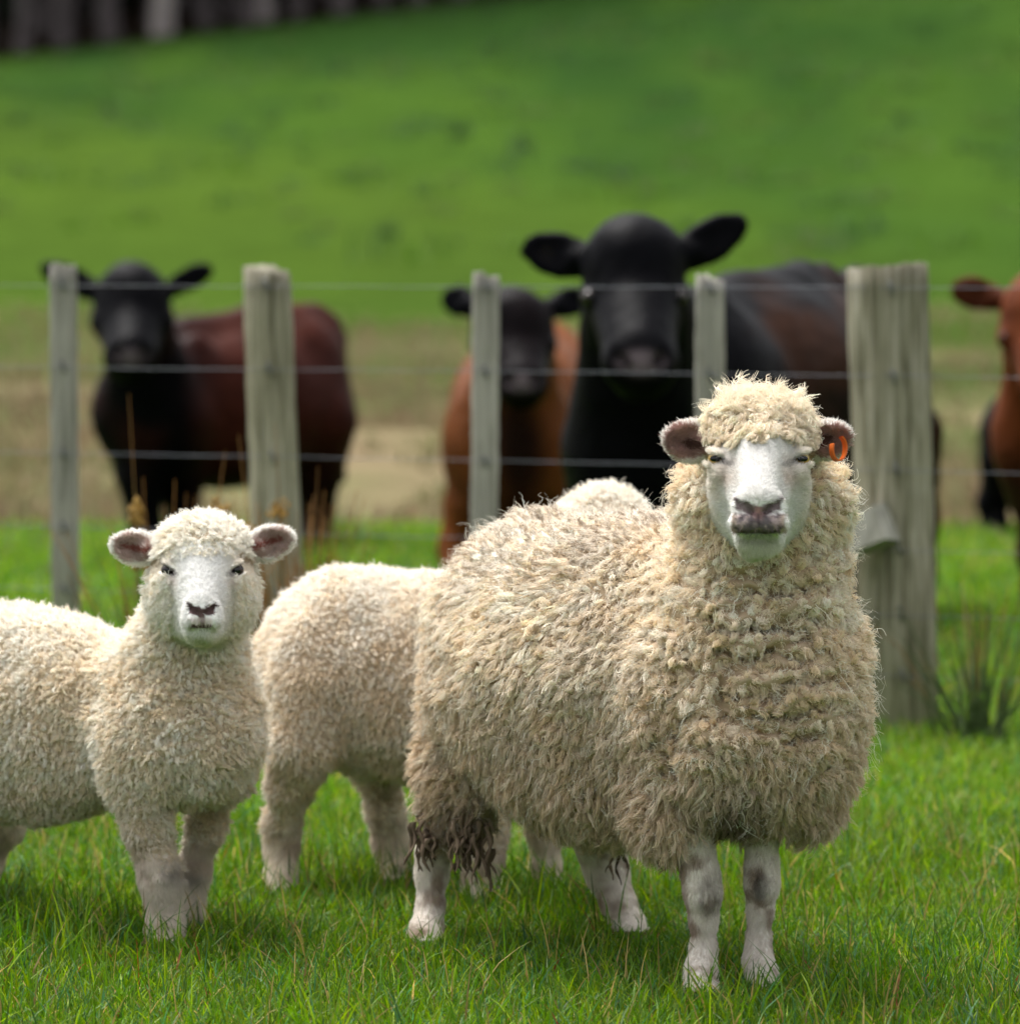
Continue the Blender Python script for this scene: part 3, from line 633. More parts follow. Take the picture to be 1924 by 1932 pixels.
def build_lamb_left():
    md = Model(); I = .016
    h = nrm(np.array([.87, -.5, 0])); lf = np.array([-h[1], h[0], 0]); RB = np.stack([h, lf, [0, 0, 1.]])
    w = 'wool'
    md.ell(P(20, 1348, 9.0), (.36-I, .175-I, .212-I), RB, .05, w)
    md.ell(P(-160, 1310, 9.10), (.20-I, .155-I, .19-I), RB, .05, w)
    md.ell(P(335, 1372, 8.80), (.17-I, .135-I, .152-I), RB, .06, w)
    md.ell(P(350, 1400, 8.74), (.125-I, .11-I, .11-I), None, .05, w)
    md.rc(P(330, 1300, 8.80), P(384, 1120, 8.74), .135-I, .094-I, .07, w)
    md.ell(P(265, 1420, 8.74), (.085-I, .08-I, .13-I), None, .04, w)
    md.ell(P(430, 1420, 8.86), (.07-I, .08-I, .10-I), None, .04, w)
    g = 'legwool'
    md.chain([(P(262, 1450, 8.74), .068-I), (P(278, 1560, 8.74), .050-I), (P(300, 1640, 8.74), .030), (P(307, 1672, 8.735), .029), (P(310, 1720, 8.74), .0245), (P(311, 1755, 8.735), .026), (P(312, 1790, 8.71), .029)], .025, g)
    md.chain([(P(425, 1440, 8.94), .058-I), (P(388, 1560, 8.95), .042-I), (P(362, 1650, 8.95), .0255), (P(356, 1700, 8.95), .021), (P(354, 1745, 8.94), .023), (P(353, 1772, 8.92), .026)], .025, g)
    md.chain([(P(-170, 1420, 9.0), .10), (P(-215, 1580, 9.08), .045), (P(-205, 1680, 9.06), .034), (P(-205, 1745, 9.02), .032)], .03, g)
    md.chain([(P(-60, 1440, 9.25), .09), (P(-10, 1545, 9.28), .048), (P(-38, 1625, 9.3), .034), (P(-40, 1700, 9.24), .03)], .03, g)
    # head
    f = 'face'
    md.ell(P(383, 1050, 8.70), (.083, .092, .070), None, .03, 'crown')
    md.ell(P(383, 1030, 8.68), (.064, .07, .044), None, .03, 'crown')
    md.rc(P(382, 1085, 8.635), P(381, 1158, 8.555), .062, .031, .025, f)
    md.rc(P(382, 1080, 8.595), P(381, 1135, 8.540), .027, .021, .02, f)
    for sx in (-1, 1):
        md.ell(P(382+sx*55, 1125, 8.67), (.044, .05, .058), None, .035, f)
        md.ell(P(382+sx*58, 1095, 8.62), (.018, .02, .014), None, .014, f)
        md.ell(P(381+sx*17, 1170, 8.533), (.019, .022, .015), None, .010, f)
    md.ell(P(381, 1152, 8.535), (.029, .022, .017), None, .014, f)
    md.ell(P(381, 1190, 8.556), (.026, .026, .0155), None, .009, f)
    md.rc(P(381, 1180, 8.58), P(383, 1150, 8.70), .03, .07, .03, f)
    for sx in (-1, 1):
        md.rc(P(381+sx*9, 1156, 8.514), P(381+sx*23, 1146, 8.517), .0032, .0058, .004, f, 'sub')
        md.rc(P(381, 1182, 8.516), P(381+sx*20, 1179, 8.527), .0026, .0015, .003, f, 'sub')
        md.ell(P(382+sx*66, 1077, 8.598), (.0125, .018, .0052), frame(np.array([1, 0, sx*.55]), np.array([0, 1., 0])), .006, f, 'sub')
    md.rc(P(381, 1160, 8.511), P(381, 1180, 8.512), .002, .002, .003, f, 'sub')
    for sx in (-1, 1): lids(md, P(382+sx*66, 1076, 8.613), (sx*.5, -1, .1), .0112, sx*.5)
    E1 = ear(md, ((292, 1040), (211, 1026), 33), 8.70, 8.68, thick=.006, hollow=.011, fwd=(-.1, -1, .05))
    E2 = ear(md, ((474, 1035), (553, 1012), 33), 8.70, 8.68, thick=.006, hollow=.011, fwd=(.1, -1, .05))
    cx = P(370, 1380, 8.7)
    def disp(X):
        u, v = project(X)
        wl = sstep(1170, 1230, v)*(X[:, 2] > .12)
        dist = np.hypot((X[:, 0]-cx[0])*1.0, (X[:, 2]-cx[2]-.05))
        w2 = sstep(1190, 1260, v)*(1-sstep(1500, 1560, v))*sstep(180, 300, u)*(X[:, 1] < 8.85)
        fold = np.abs(np.sin((X[:, 2]+.45*np.abs(X[:, 0]-cx[0])+.02*noise(X, 12, 5))*math.pi/.030))**.6
        return -.007*wl*noise(X, 22, 2)-.004*wl*noise(X, 60, 3)-.013*w2*(.7+.5*noise(X, 16, 9))*(fold-.7)
    md.disp = disp
    V, F, Nn = md.mesh(.004)
    tg, D = md.tags(V); u, v = project(V)
    col = np.zeros((len(V), 3)); col[:] = (.52, .42, .30)
    fc = tg == 'face'; front = V[:, 1] < 8.62
    k = sstep(30, 85, np.abs(u-381)+6*noise(V, 50, 3))[:, None]; col[fc] = (np.array([.92, .91, .89])*(1-k)+np.array([.88, .81, .71])*k)[fc]
    n1 = noise(V, 90, 4)
    m = fc & front & (np.abs(u-381) < 25) & (np.abs(v-(1153-(np.abs(u-381)-13)*.35)) < 9+3*n1); col[m] = (.10, .06, .06)
    m = fc & front & (np.abs(u-381) < 4+1.5*n1) & (v > 1155) & (v < 1182); col[m] = (.16, .10, .10)
    m = fc & front & (np.abs(u-381) < 20) & (v > 1165) & (v < 1180); col[m] = col[m]*.4+np.array([.62, .50, .50])*.6*1
    m = fc & front & (np.abs(v-1183+(np.abs(u-381)/20)**2*3) < 3) & (np.abs(u-381) < 21); col[m] = (.13, .08, .07)
    m = fc & (v > 1192); kk = (sstep(1192, 1206, v)*.4)[m][:, None]; col[m] = col[m]*(1-kk)+np.array([.55, .56, .28])*kk
    for sx in (-1, 1):
        k = np.clip(1.2-(((u-382-sx*65)/21)**2+((v-1076-sx*0+ (u-382-sx*65)*sx*.45)/11)**2), 0, 1)*fc*front
        col = col*(1-k[:, None])+np.array([.09, .065, .07])*k[:, None]
        k = np.exp(-(((u-382-sx*62)/16)**2+((v-1100)/8)**2))*fc*.5; col = col*(1-k[:, None])+np.array([.72, .58, .58])*k[:, None]
    ea = tg == 'ear'; col[ea] = (.86, .84, .80)
    for (R, c, L, w_) in (E1, E2):
        q = (V-c) @ R.T
        inn = ea & ((Nn @ R[1]) > .25) & ((q[:, 0]/(L*.47))**2+(q[:, 2]/(w_*.85))**2 < .95)
        col[inn] = np.array([.52, .39, .35])*(1+.2*noise(V[inn], 50, 4))[:, None]
        dk = inn & (np.abs(q[:, 2]+.0015) < .005) & (q[:, 0] > -L*.4) & (q[:, 0] < L*.25); col[dk] = (.30, .10, .08)
    lg = (tg == 'legwool'); low = lg & (V[:, 2] < .17)
    k = sstep(-.1, .45, fbm(V, 26, 5))[:, None]*.5; col[low] = (np.array([.84, .77, .69])*(1-k)+np.array([.56, .44, .35])*k)[low]
    for (pu, pv) in ((322, 1652), (362, 1655)):
        k = np.exp(-(((u-pu+8*noise(V, 40, 3))/20)**2+((v-pv+8*noise(V, 40, 5))/18)**2))*lg*.5; col = col*(1-k[:, None])+np.array([.10, .08, .065])*k[:, None]
    col[lg & (V[:, 2] < .015)] = (.12, .10, .08)
    base = P(200, 1700, 8.9); base[2] = 0
    root = empty('sheep', base)
    tag(root, 'young white lamb facing the camera with both ears out, cut off by left edge', 'sheep', 'sheep in front of the fence')
    mesh_obj('body', V, F, M_SKIN, root, col)
    for sx in (-1, 1): eye_part(root, P(382+sx*66, 1076, 8.613), .0112, (sx*.5, -1, 0), M_EYE_DARK, .4)
    hed = fc | (tg == 'crown')
    bald = hed & (v > 1050+7*noise(V, 60, 7)) & (V[:, 1] < 8.68)
    cheek = fc & (np.abs(u-382)+7*noise(V, 55, 17) > 56) & (v > 1086)
    bald &= ~cheek; face_all = bald
    wmask = (tg == 'wool') | (hed & ~bald & (v < 1075)) | (fc & ~bald & (V[:, 1] > 8.68)) | cheek | (lg & (V[:, 2] > .15+.02*n1))
    dens = wmask*np.where(hed, 1.6, 1.0)
    lamb_fleece(root, V, F, Nn, tg, u, v, dens, fc, 21000, 200, h, 1.0)
    sh = np.where(face_all, 1.7, 0)+np.where(ea, 1.2, 0)+np.where(lg & (V[:, 2] <= .16) & (V[:, 2] > .02), 1.0, 0)
    sh[(np.abs(u-381) < 27) & (v > 1143) & (v < 1163) & front] *= .03
    sh[(np.abs(u-381) < 22) & (v > 1163) & (v < 1188) & front] *= .12
    for sx in (-1, 1): sh[(((u-382-sx*66)/20)**2+((v-1076)/11)**2 < 1) & front] = 0
    short_hair(root, 'face_and_leg_hair', V, F, Nn, col, sh, 60000, P(381, 1150, 8.48), lambda p: np.where(p[:, 2] > .45, .0075, .012), 'lamb')

def build_lamb_behind():
    md = Model(); I = .016
    h = nrm(np.array([.97, -.22, 0])); lf = np.array([-h[1], h[0], 0]); RB = np.stack([h, lf, [0, 0, 1.]])
    w = 'wool'
    md.ell(P(790, 1278, 9.42), (.34-I, .185-I, .212-I), RB, .05, w)
    md.ell(P(648, 1240, 9.44), (.152-I, .16-I, .178-I), RB, .05, w)
    md.ell(P(580, 1320, 9.34), (.083-I, .085-I, .165-I), RB, .04, w)
    md.ell(P(690, 1360, 9.55), (.083-I, .07-I, .13-I), RB, .04, w)
    md.ell(P(1000, 1290, 9.36), (.15-I, .15-I, .19-I), RB, .05, w)
    md.rc(P(1010, 1200, 9.34), P(1125, 1010, 9.32), .13-I, .09-I, .06, w)
    md.rc(P(512, 1240, 9.45), P(508, 1370, 9.46), .03, .018, .03, w)
    g = 'legwool'
    md.chain([(P(566, 1410, 9.33), .070-I), (P(548, 1480, 9.37), .052-I), (P(532, 1550, 9.42), .029), (P(531, 1600, 9.42), .026), (P(531, 1655, 9.40), .025), (P(530, 1705, 9.36), .028)], .025, g)
    md.chain([(P(710, 1440, 9.55), .062-I), (P(728, 1530, 9.56), .044-I), (P(738, 1590, 9.58), .031), (P(746, 1650, 9.55), .026), (P(746, 1695, 9.50), .028)], .025, g)
    md.chain([(P(930, 1450, 9.28), .068-I), (P(915, 1570, 9.29), .033), (P(912, 1620, 9.29), .032), (P(905, 1670, 9.29), .027), (P(898, 1715, 9.26), .029)], .025, g)
    md.chain([(P(1020, 1450, 9.46), .058-I), (P(1027, 1570, 9.47), .027), (P(1030, 1640, 9.47), .023), (P(1028, 1702, 9.44), .026)], .025, g)
    md.ell(P(1135, 1000, 9.27), (.092, .10, .078), None, .03, 'crown')
    md.rc(P(1165, 1040, 9.22), P(1215, 1110, 9.13), .06, .033, .03, 'face')
    for sx, (b, t) in ((-1, ((1070, 1010), (1015, 1030))), (1, ((1200, 1010), (1255, 1030)))):
        md.ell((P(*b, 9.3)+P(*t, 9.32))/2, (.045, .01, .028), frame(P(*t, 9.32)-P(*b, 9.3), np.array([0, -1., 0])), .015, 'face')
    def disp(X):
        wl = (X[:, 2] > .12)
        return -.006*wl*noise(X, 20, 12)-.0035*wl*noise(X, 55, 13)
    md.disp = disp
    V, F, Nn = md.mesh(.0045)
    tg, D = md.tags(V); u, v = project(V)
    col = np.zeros((len(V), 3)); col[:] = (.52, .42, .31); lg = tg == 'legwool'
    low = lg & (V[:, 2] < .15); k = sstep(-.2, .45, fbm(V, 26, 5))[:, None]*.6; col[low] = (np.array([.80, .72, .63])*(1-k)+np.array([.48, .37, .29])*k)[low]
    col[tg == 'face'] = (.85, .83, .8); col[lg & (V[:, 2] < .015)] = (.12, .1, .08)
    base = P(760, 1700, 9.4); base[2] = 0
    root = empty('sheep', base)
    tag(root, 'white lamb standing behind the ewe, its rump and hind legs showing between the other two', 'sheep', 'sheep in front of the fence')
    mesh_obj('body', V, F, M_SKIN, root, col)
    for sx in (-1, 1): eye_part(root, P(1165+sx*48, 1040, 9.165+.05*(sx < 0)), .011, (.4+sx*.6, -1, 0), M_EYE_DARK, .4)
    wm = ((tg == 'wool') | (tg == 'crown') | (lg & (V[:, 2] > .10))).astype(float)
    lamb_fleece(root, V, F, Nn, tg, u, v, wm, None, 19000, 300, h, .97)
    sh = np.where(tg == 'face', 1., 0)+np.where(lg & (V[:, 2] <= .13) & (V[:, 2] > .02), 1.0, 0)
    short_hair(root, 'face_and_leg_hair', V, F, Nn, col, sh, 16000, P(1215, 1110, 9.1), lambda p: np.full(len(p), .011), 'lamb')
# ------------------------------------------------------------------ terrain
def height(x, y):
    q = np.stack([x, y, 0*x], 1)
    bank = sstep(20, 41, y)*.45 + sstep(20, 26, y)*(1-sstep(40, 48, y))*(.10*noise(q, .35, 3)+.05*noise(q, .9, 4))
    zr = 5.35+.12*np.clip(x, -60, 60)+1.1*(1-np.exp(-np.maximum(0, x-2)/9))*0
    t = np.clip((y-42)/58, 0, 1)
    hill = (zr-.45)*t + sstep(46, 70, y)*(1-sstep(88, 99, y))*(.45*noise(q, .075, 7)+.20*noise(q, .17, 8))
    over = np.clip((y-100)/80, 0, 1)*7.0
    return bank + hill + over
def ground_patch():
    ys = np.concatenate([np.arange(-40, 4, 4.), np.arange(4, 20, .25), np.arange(20, 46, .4), np.arange(46, 130, .8), np.arange(130, 200, 5), np.arange(200, 1500, 100)])
    xs = np.concatenate([-np.geomspace(14, 900, 26)[::-1], np.arange(-13.6, 13.7, .4), np.geomspace(14, 900, 26)])
    Y, X = np.meshgrid(ys, xs, indexing='ij'); x = X.ravel(); y = Y.ravel(); z = height(x, y)
    V = np.stack([x, y, z], 1); ny, nx = Y.shape
    i = (np.arange(ny-1)[:, None]*nx+np.arange(nx-1)[None]).ravel(); F = np.stack([i, i+1, i+nx+1, i+nx], 1)
    q = np.stack([x, y, 0*x], 1)
    near = np.array([.036, .070, .012]); hillc = np.array([.035, .071, .010]); hill2 = np.array([.018, .044, .009]); tan = np.array([.165, .122, .078]); tan2 = np.array([.070, .095, .030])
    k = np.clip(.40+.9*fbm(q*np.array([1, .5, 1]), .14, 13)+.9*fbm(q*np.array([1, .10, 1]), .55, 14, 2)+.3*sstep(55, 90, y), 0, 1)[:, None]
    # the lower left of the hill is a lighter, yellower sward
    spur = sstep(-2, 2, (-(x+4)*.9-(y-66)*.32))[:, None]
    hc = hillc*(1-k)+hill2*k; hc = hc*(1-.45*spur)+np.array([.054, .085, .011])*.45*spur
    k2 = np.clip(.5+.9*fbm(q, .5, 15), 0, 1)[:, None]; tc = tan*(1-k2)+tan2*k2
    edge = 31.5+5.5*fbm(q, .30, 18)
    a = sstep(-1.5, 1.5, y-edge)[:, None]; b = sstep(18.2, 20.4, y+1.4*noise(q, .8, 19))[:, None]
    c = near*(1-b)+tc*b; c = c*(1-a)+hc*a
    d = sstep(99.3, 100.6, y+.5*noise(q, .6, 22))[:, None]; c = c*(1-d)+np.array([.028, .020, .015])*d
    m, t, o = material('pasture_soil_and_turf')
    at = N(t, 'Attribute', attribute_name='col'); tx = N(t, 'TexCoord'); n1 = N(t, 'TexNoise', Scale=1.6, Detail=6.0, Roughness=.65); t.links.new(tx.outputs['Object'], n1.inputs['Vector'])
    mr = N(t, 'MapRange'); mr.inputs['To Min'].default_value = .55; mr.inputs['To Max'].default_value = 1.45; t.links.new(n1.outputs['Fac'], mr.inputs['Value'])
    mm = N(t, 'VectorMath', operation='SCALE'); t.links.new(at.outputs['Color'], mm.inputs[0]); t.links.new(mr.outputs[0], mm.inputs['Scale'])
    bs = N(t, 'BsdfPrincipled', Roughness=.9); bs.inputs['Specular IOR Level'].default_value = .0; t.links.new(mm.outputs[0], bs.inputs['Base Color'])
    n2 = N(t, 'TexNoise', Scale=5.0, Detail=6.0); t.links.new(tx.outputs['Object'], n2.inputs['Vector'])
    bu = N(t, 'Bump', Strength=.6, Distance=.12); t.links.new(n2.outputs['Fac'], bu.inputs['Height']); t.links.new(bu.outputs[0], bs.inputs['Normal'])
    t.links.new(bs.outputs[0], o.inputs[0])
    g = mesh_obj('ground', V, F, m, None, c); tag(g, kind='structure')
ground_patch()

# ------------------------------------------------------------------ grass
def leaf_mat(name, trans=.45, rough=.5, spec=.25):
    m, t, o = material(name)
    at = N(t, 'Attribute', attribute_name='col')
    b = N(t, 'BsdfPrincipled', Roughness=rough); b.inputs['Specular IOR Level'].default_value = spec
    tr = N(t, 'BsdfTranslucent'); ms = N(t, 'MixShader'); ms.inputs[0].default_value = trans
    hs = N(t, 'HueSaturation', Saturation=1.1, Value=1.15); t.links.new(at.outputs['Color'], hs.inputs['Color'])
    t.links.new(at.outputs['Color'], b.inputs['Base Color']); t.links.new(hs.outputs[0], tr.inputs['Color'])
    t.links.new(b.outputs[0], ms.inputs[1]); t.links.new(tr.outputs[0], ms.inputs[2]); t.links.new(ms.outputs[0], o.inputs[0])
    return m
M_GRASS = leaf_mat('grass_blade')
M_DRY = leaf_mat('dry_grass_blade', .35, .7, .1)
M_RUSH = leaf_mat('rush_stem', .15, .5, .25)
def blades(root, hgt, wid, bend, colr, r, lev=(0, .38, .72, 1.0), tipc=None):
    n = len(root); az = r.random(n)*6.283; d = np.stack([np.cos(az), np.sin(az), 0*az], 1)
    fa = r.random(n)*6.283; s = np.stack([np.cos(fa), np.sin(fa), 0*fa], 1)
    up = np.array([0, 0, 1.0]); vs = []; cs = []
    for t in lev:
        c = root + up*(hgt*(t-.32*np.minimum(bend, 1.6)*t*t))[:, None] + d*(hgt*bend*t**1.8*.8)[:, None]
        w = wid*(1-t**1.7)*(.75+.5*t)
        cc = colr if tipc is None else colr*(1-t)+tipc*t
        if t < 1: vs += [c-s*w[:, None], c+s*w[:, None]]; cs += [cc, cc]
        else: vs += [c]; cs += [cc]
    k = len(vs); V = np.stack(vs, 1).reshape(-1, 3); C = np.stack(cs, 1).reshape(-1, 3)
    b = (np.arange(n)*k)[:, None]; m = len(lev)-1
    Q = np.concatenate([b+np.array([[2*i, 2*i+1, 2*i+3, 2*i+2]]) for i in range(m-1)]); T = b+np.array([[2*m-2, 2*m-1, 2*m]])
    return V, [Q, T], C
def scatter(r, n, y0, y1, marg):
    "uniform over the ground seen by the lens between two distances, plus a margin on both sides"
    out = np.zeros((0, 2))
    while len(out) < n:
        y = y0+(y1-y0)*r.random(2*n); hw = y*.1024+marg; x = (r.random(2*n)*2-1)*(y1*.1024+marg); k = np.abs(x) < hw
        out = np.concatenate([out, np.stack([x[k], y[k]], 1)])
    return out[:n]
def grass_colours(p, r, dead=.05):
    n = len(p); q = np.concatenate([p, np.zeros((n, 1))], 1)
    g1 = np.array([.112, .212, .016]); g2 = np.array([.062, .155, .016]); g3 = np.array([.19, .28, .018]); g4 = np.array([.07, .18, .07])
    k = np.clip(.5+.6*fbm(q, 2.2, 31)+.25*r.normal(size=n), 0, 1)[:, None]; c = g1*(1-k)+g2*k
    y = r.random(n) < .30; c[y] = g3*(.7+.5*r.random((y.sum(), 1))); y = r.random(n) < .08; c[y] = g4
    d = r.random(n) < dead; c[d] = np.array([.42, .31, .12])*(.5+.7*r.random((d.sum(), 1)))
    d = r.random(n) < .006; c[d] = np.array([.20, .06, .03])
    return c*(.52+.98*r.random((n, 1)))
HOOVES = np.array([P(a, b, c)[:2] for a, b, c in ((1326, 1890, 8.13), (1445, 1872, 8.19), (800, 1797, 8.69), (1200, 1795, 8.79), (312, 1790, 8.70), (353, 1772, 8.91), (530, 1705, 9.35), (746, 1695, 9.49), (898, 1715, 9.25), (1028, 1702, 9.43))])
def trod(p):
    "grass flattened round each hoof"
    d = np.min(np.linalg.norm((p[:, None]-HOOVES[None]+np.array([0, .06]))/np.array([.09, .13]), axis=2), 1); return .85+.15*sstep(.5, 1.5, d)
def build_grass():
    r = np.random.default_rng(5); parts = []
    p = scatter(r, 85000, 7.45, 10.4, .45); z = height(p[:, 0], p[:, 1]); q = np.concatenate([p, z[:, None]], 1)
    cl = fbm(q, 3.0, 40)
    h = (.022+.022*r.random(len(p))+.018*np.clip(cl+.3, 0, 1))*trod(p); parts.append(blades(q, h, .0014+.0013*r.random(len(p)), .25+.9*r.random(len(p)), grass_colours(p, r), r, (0, .5, 1.0)))
    p = scatter(r, 34000, 7.45, 10.4, .45); q = np.concatenate([p, height(p[:, 0], p[:, 1])[:, None]], 1); cl = np.clip(fbm(q, 2.6, 41)+.4, .1, 1)
    h = (.030+.105*r.random(len(p))**1.8*(.25+1.25*cl))*trod(p); parts.append(blades(q, h, .0015+.0015*r.random(len(p)), .15+.9*r.random(len(p)), grass_colours(p, r, .04)*.9, r))
    p = scatter(r, 2400, 7.45, 10.4, .45); q = np.concatenate([p, height(p[:, 0], p[:, 1])[:, None]], 1)   # tall bents
    parts.append(blades(q, .075+.075*r.random(len(p)), .0012+.0008*r.random(len(p)), .1+.7*r.random(len(p)), grass_colours(p, r, .2)*.85, r, (0, .3, .6, .85, 1.0)))
    p = scatter(r, 95000, 10.4, 14.5, .6); q = np.concatenate([p, height(p[:, 0], p[:, 1])[:, None]], 1); cl = np.clip(fbm(q, 2.0, 42)+.4, .1, 1)
    parts.append(blades(q, .025+.045*r.random(len(p))+.025*cl, .0017+.0014*r.random(len(p)), .2+.9*r.random(len(p)), grass_colours(p, r)*1.12, r, (0, .5, 1.0)))
    p = scatter(r, 66000, 14.5, 19.8, .9); q = np.concatenate([p, height(p[:, 0], p[:, 1])[:, None]], 1)
    parts.append(blades(q, .04+.05*r.random(len(p)), .003+.002*r.random(len(p)), .2+.9*r.random(len(p)), grass_colours(p, r, .03)*1.2, r, (0, .5, 1.0)))
    off = 0; VV = []; QQ = []; TT = []; CC = []
    for V, (Q, T), C in parts: VV.append(V); QQ.append(Q+off); TT.append(T+off); CC.append(C); off += len(V)
    g = mesh_obj('grass', np.concatenate(VV), [np.concatenate(QQ), np.concatenate(TT)], M_GRASS, None, np.concatenate(CC), smooth=False)
    tag(g, 'bright green pasture grass under the sheep and beyond the fence', 'grass', kind='stuff')
    # rank dry growth on the low bank behind the cattle
    p = scatter(r, 52000, 17.6, 41, 2.0); q = np.concatenate([p, height(p[:, 0], p[:, 1])[:, None]], 1)
    cl = fbm(q, .55, 50); keep = (cl > -.30) & (p[:, 1] < 32.5+5.5*fbm(np.concatenate([p, 0*p[:, :1]], 1), .30, 18)+2.5*r.normal(size=len(p))) & (p[:, 1]+1.4*noise(np.concatenate([p, 0*p[:, :1]], 1), .8, 19)+.6*r.normal(size=len(p)) > 19.3); p = p[keep]; q = q[keep]; cl = cl[keep]
    k = np.clip(.5+.9*fbm(q, .45, 51), 0, 1)[:, None]; c = np.array([.235, .170, .115])*(1-k)+np.array([.095, .13, .04])*k; pk = r.random(len(p)) < .2; c[pk] = (.22, .145, .10)
    V, F, C = blades(q, (.10+.20*r.random(len(p)))*(.35+.9*np.clip(cl+.4, 0, 1.2)), .006+.005*r.random(len(p)), .3+.9*r.random(len(p)), c, r, (0, .5, 1.0))
    tag(mesh_obj('dry_grass', V, F, M_DRY, None, C, smooth=False), 'rank tan dry grass on the low bank behind the cattle', 'dry grass', kind='stuff')
build_grass()
def build_tussocks():
    r = np.random.default_rng(41); nc = 420; cp = scatter(r, nc, 44, 98, 3.0); m = 26; n = nc*m
    s = np.repeat(.5+.9*r.random(nc)**2, m); p = np.repeat(cp, m, 0)+r.normal(size=(n, 2))*(.22*s)[:, None]*np.array([1, 1.5]); q = np.concatenate([p, height(p[:, 0], p[:, 1])[:, None]-.01], 1)
    tone = np.array([[.028, .066, .018], [.055, .115, .014], [.040, .085, .030], [.075, .105, .030]])[r.integers(4, size=nc)]
    V, F, C = blades(q, (.10+.18*r.random(n))*s, .010+.008*r.random(n), .3+1.0*r.random(n), np.repeat(tone, m, 0)*(.7+.6*r.random((n, 1))), r, (0, .5, 1.0))
    tag(mesh_obj('tussock_grass', V, F, M_GRASS, None, C, smooth=False), 'uneven grass tussocks all over the green hillside', 'grass', kind='stuff')
build_tussocks()

# ------------------------------------------------------------------ the plantation at the top of the hill
def bark_mat(name, c1, c2):
    m, t, o = material(name); tx = N(t, 'TexCoord'); mp = N(t, 'Mapping'); mp.inputs['Scale'].default_value = (6, 6, .8); t.links.new(tx.outputs['Object'], mp.inputs['Vector'])
    n = N(t, 'TexNoise', Scale=3.0, Detail=6.0); t.links.new(mp.outputs[0], n.inputs['Vector']); cr = N(t, 'ValToRGB'); cr.color_ramp.elements[0].color = (*c1, 1); cr.color_ramp.elements[1].color = (*c2, 1); cr.color_ramp.elements[0].position = .35; cr.color_ramp.elements[1].position = .68
    t.links.new(n.outputs['Fac'], cr.inputs[0]); b = N(t, 'BsdfPrincipled', Roughness=.9); t.links.new(cr.outputs[0], b.inputs['Base Color']); bu = N(t, 'Bump', Strength=.7, Distance=.05); t.links.new(n.outputs['Fac'], bu.inputs['Height']); t.links.new(bu.outputs[0], b.inputs['Normal']); t.links.new(b.outputs[0], o.inputs[0]); return m
M_BARK = bark_mat('pine_bark', (.055, .044, .045), (.145, .118, .118)); M_PALE = bark_mat('pale_bark', (.26, .22, .21), (.44, .39, .37))
M_NEEDLE = leaf_mat('pine_needles', .15, .7, .1)
def raw_mesh(name, V, F, mat, col=None):
    o = mesh_obj(name, V, F, mat, None, col); me = o.data; bpy.data.objects.remove(o); return me
def trunk_mesh(mat, seed):
    r = np.random.default_rng(seed); ns = 10; zs = np.array([-.4, 0, .3, .8, 1.6, 3, 6, 10, 15, 19]); rad = np.array([.30, .25, .215, .20, .19, .18, .155, .12, .07, .02]); V = []; F = []
    px = np.cumsum(r.normal(size=len(zs))*.04); py = np.cumsum(r.normal(size=len(zs))*.04); px -= px[1]; py -= py[1]
    for i, z in enumerate(zs):
        for a in range(ns):
            k = 1+.12*math.sin(a*2.1+seed)*(1.5 if z < .5 else .6)+.05*r.normal(); V.append([px[i]+math.cos(a*6.283/ns)*rad[i]*k, py[i]+math.sin(a*6.283/ns)*rad[i]*k, z])
        if i:
            for a in range(ns): F.append([(i-1)*ns+a, (i-1)*ns+(a+1) % ns, i*ns+(a+1) % ns, i*ns+a])
    # dead limb stubs and living limbs
    for q in range(16):
        z0 = 2.0+q*1.0; az = r.random()*6.28; L = .5+.9*r.random() if z0 < 6 else 2.2*(1-(z0-6)/15); n0 = len(V); i = min(len(zs)-2, np.searchsorted(zs, z0)-1); c = np.array([px[i], py[i], z0]); d = np.array([math.cos(az), math.sin(az), .15])
        for t, w in ((0, .035), (.6, .022), (1, .008)):
            for a in range(4): V.append(c+d*L*t+w*np.array([-math.sin(az)*math.cos(a*1.571), math.cos(az)*math.cos(a*1.571), math.sin(a*1.571)]))
        for s in range(2):
            for a in range(4): F.append([n0+4*s+a, n0+4*s+(a+1) % 4, n0+4*s+4+(a+1) % 4, n0+4*s+4+a])
    return raw_mesh('trunk', np.array(V), np.array(F), mat)
def crown_mesh(seed):
    r = np.random.default_rng(seed); n = 620; t = r.random(n)**.8; z = 8.0+12*t; rr = (3.0*(1-t)**.75+.3)*np.sqrt(r.random(n))*(.75+.5*r.random(n)); a = r.random(n)*6.283
    c = np.stack([np.cos(a)*rr, np.sin(a)*rr, z-.25*rr], 1); s = .32+.35*r.random(n); ax = nrm(r.normal(size=(n, 3))+np.stack([np.cos(a), np.sin(a), -.2+0*a], 1)*1.4); bx = nrm(np.cross(ax, r.normal(size=(n, 3))))
    V = np.stack([c-ax*s[:, None]-bx*s[:, None]*.35, c-bx*s[:, None]*.5, c+ax*s[:, None]*1.3, c+bx*s[:, None]*.5], 1).reshape(-1, 3); F = np.arange(4*n).reshape(n, 4)
    col = np.repeat(np.array([.028, .05, .02])*(.5+r.random((n, 1))), 4, 0); return raw_mesh('crown', V, F, M_NEEDLE, col)
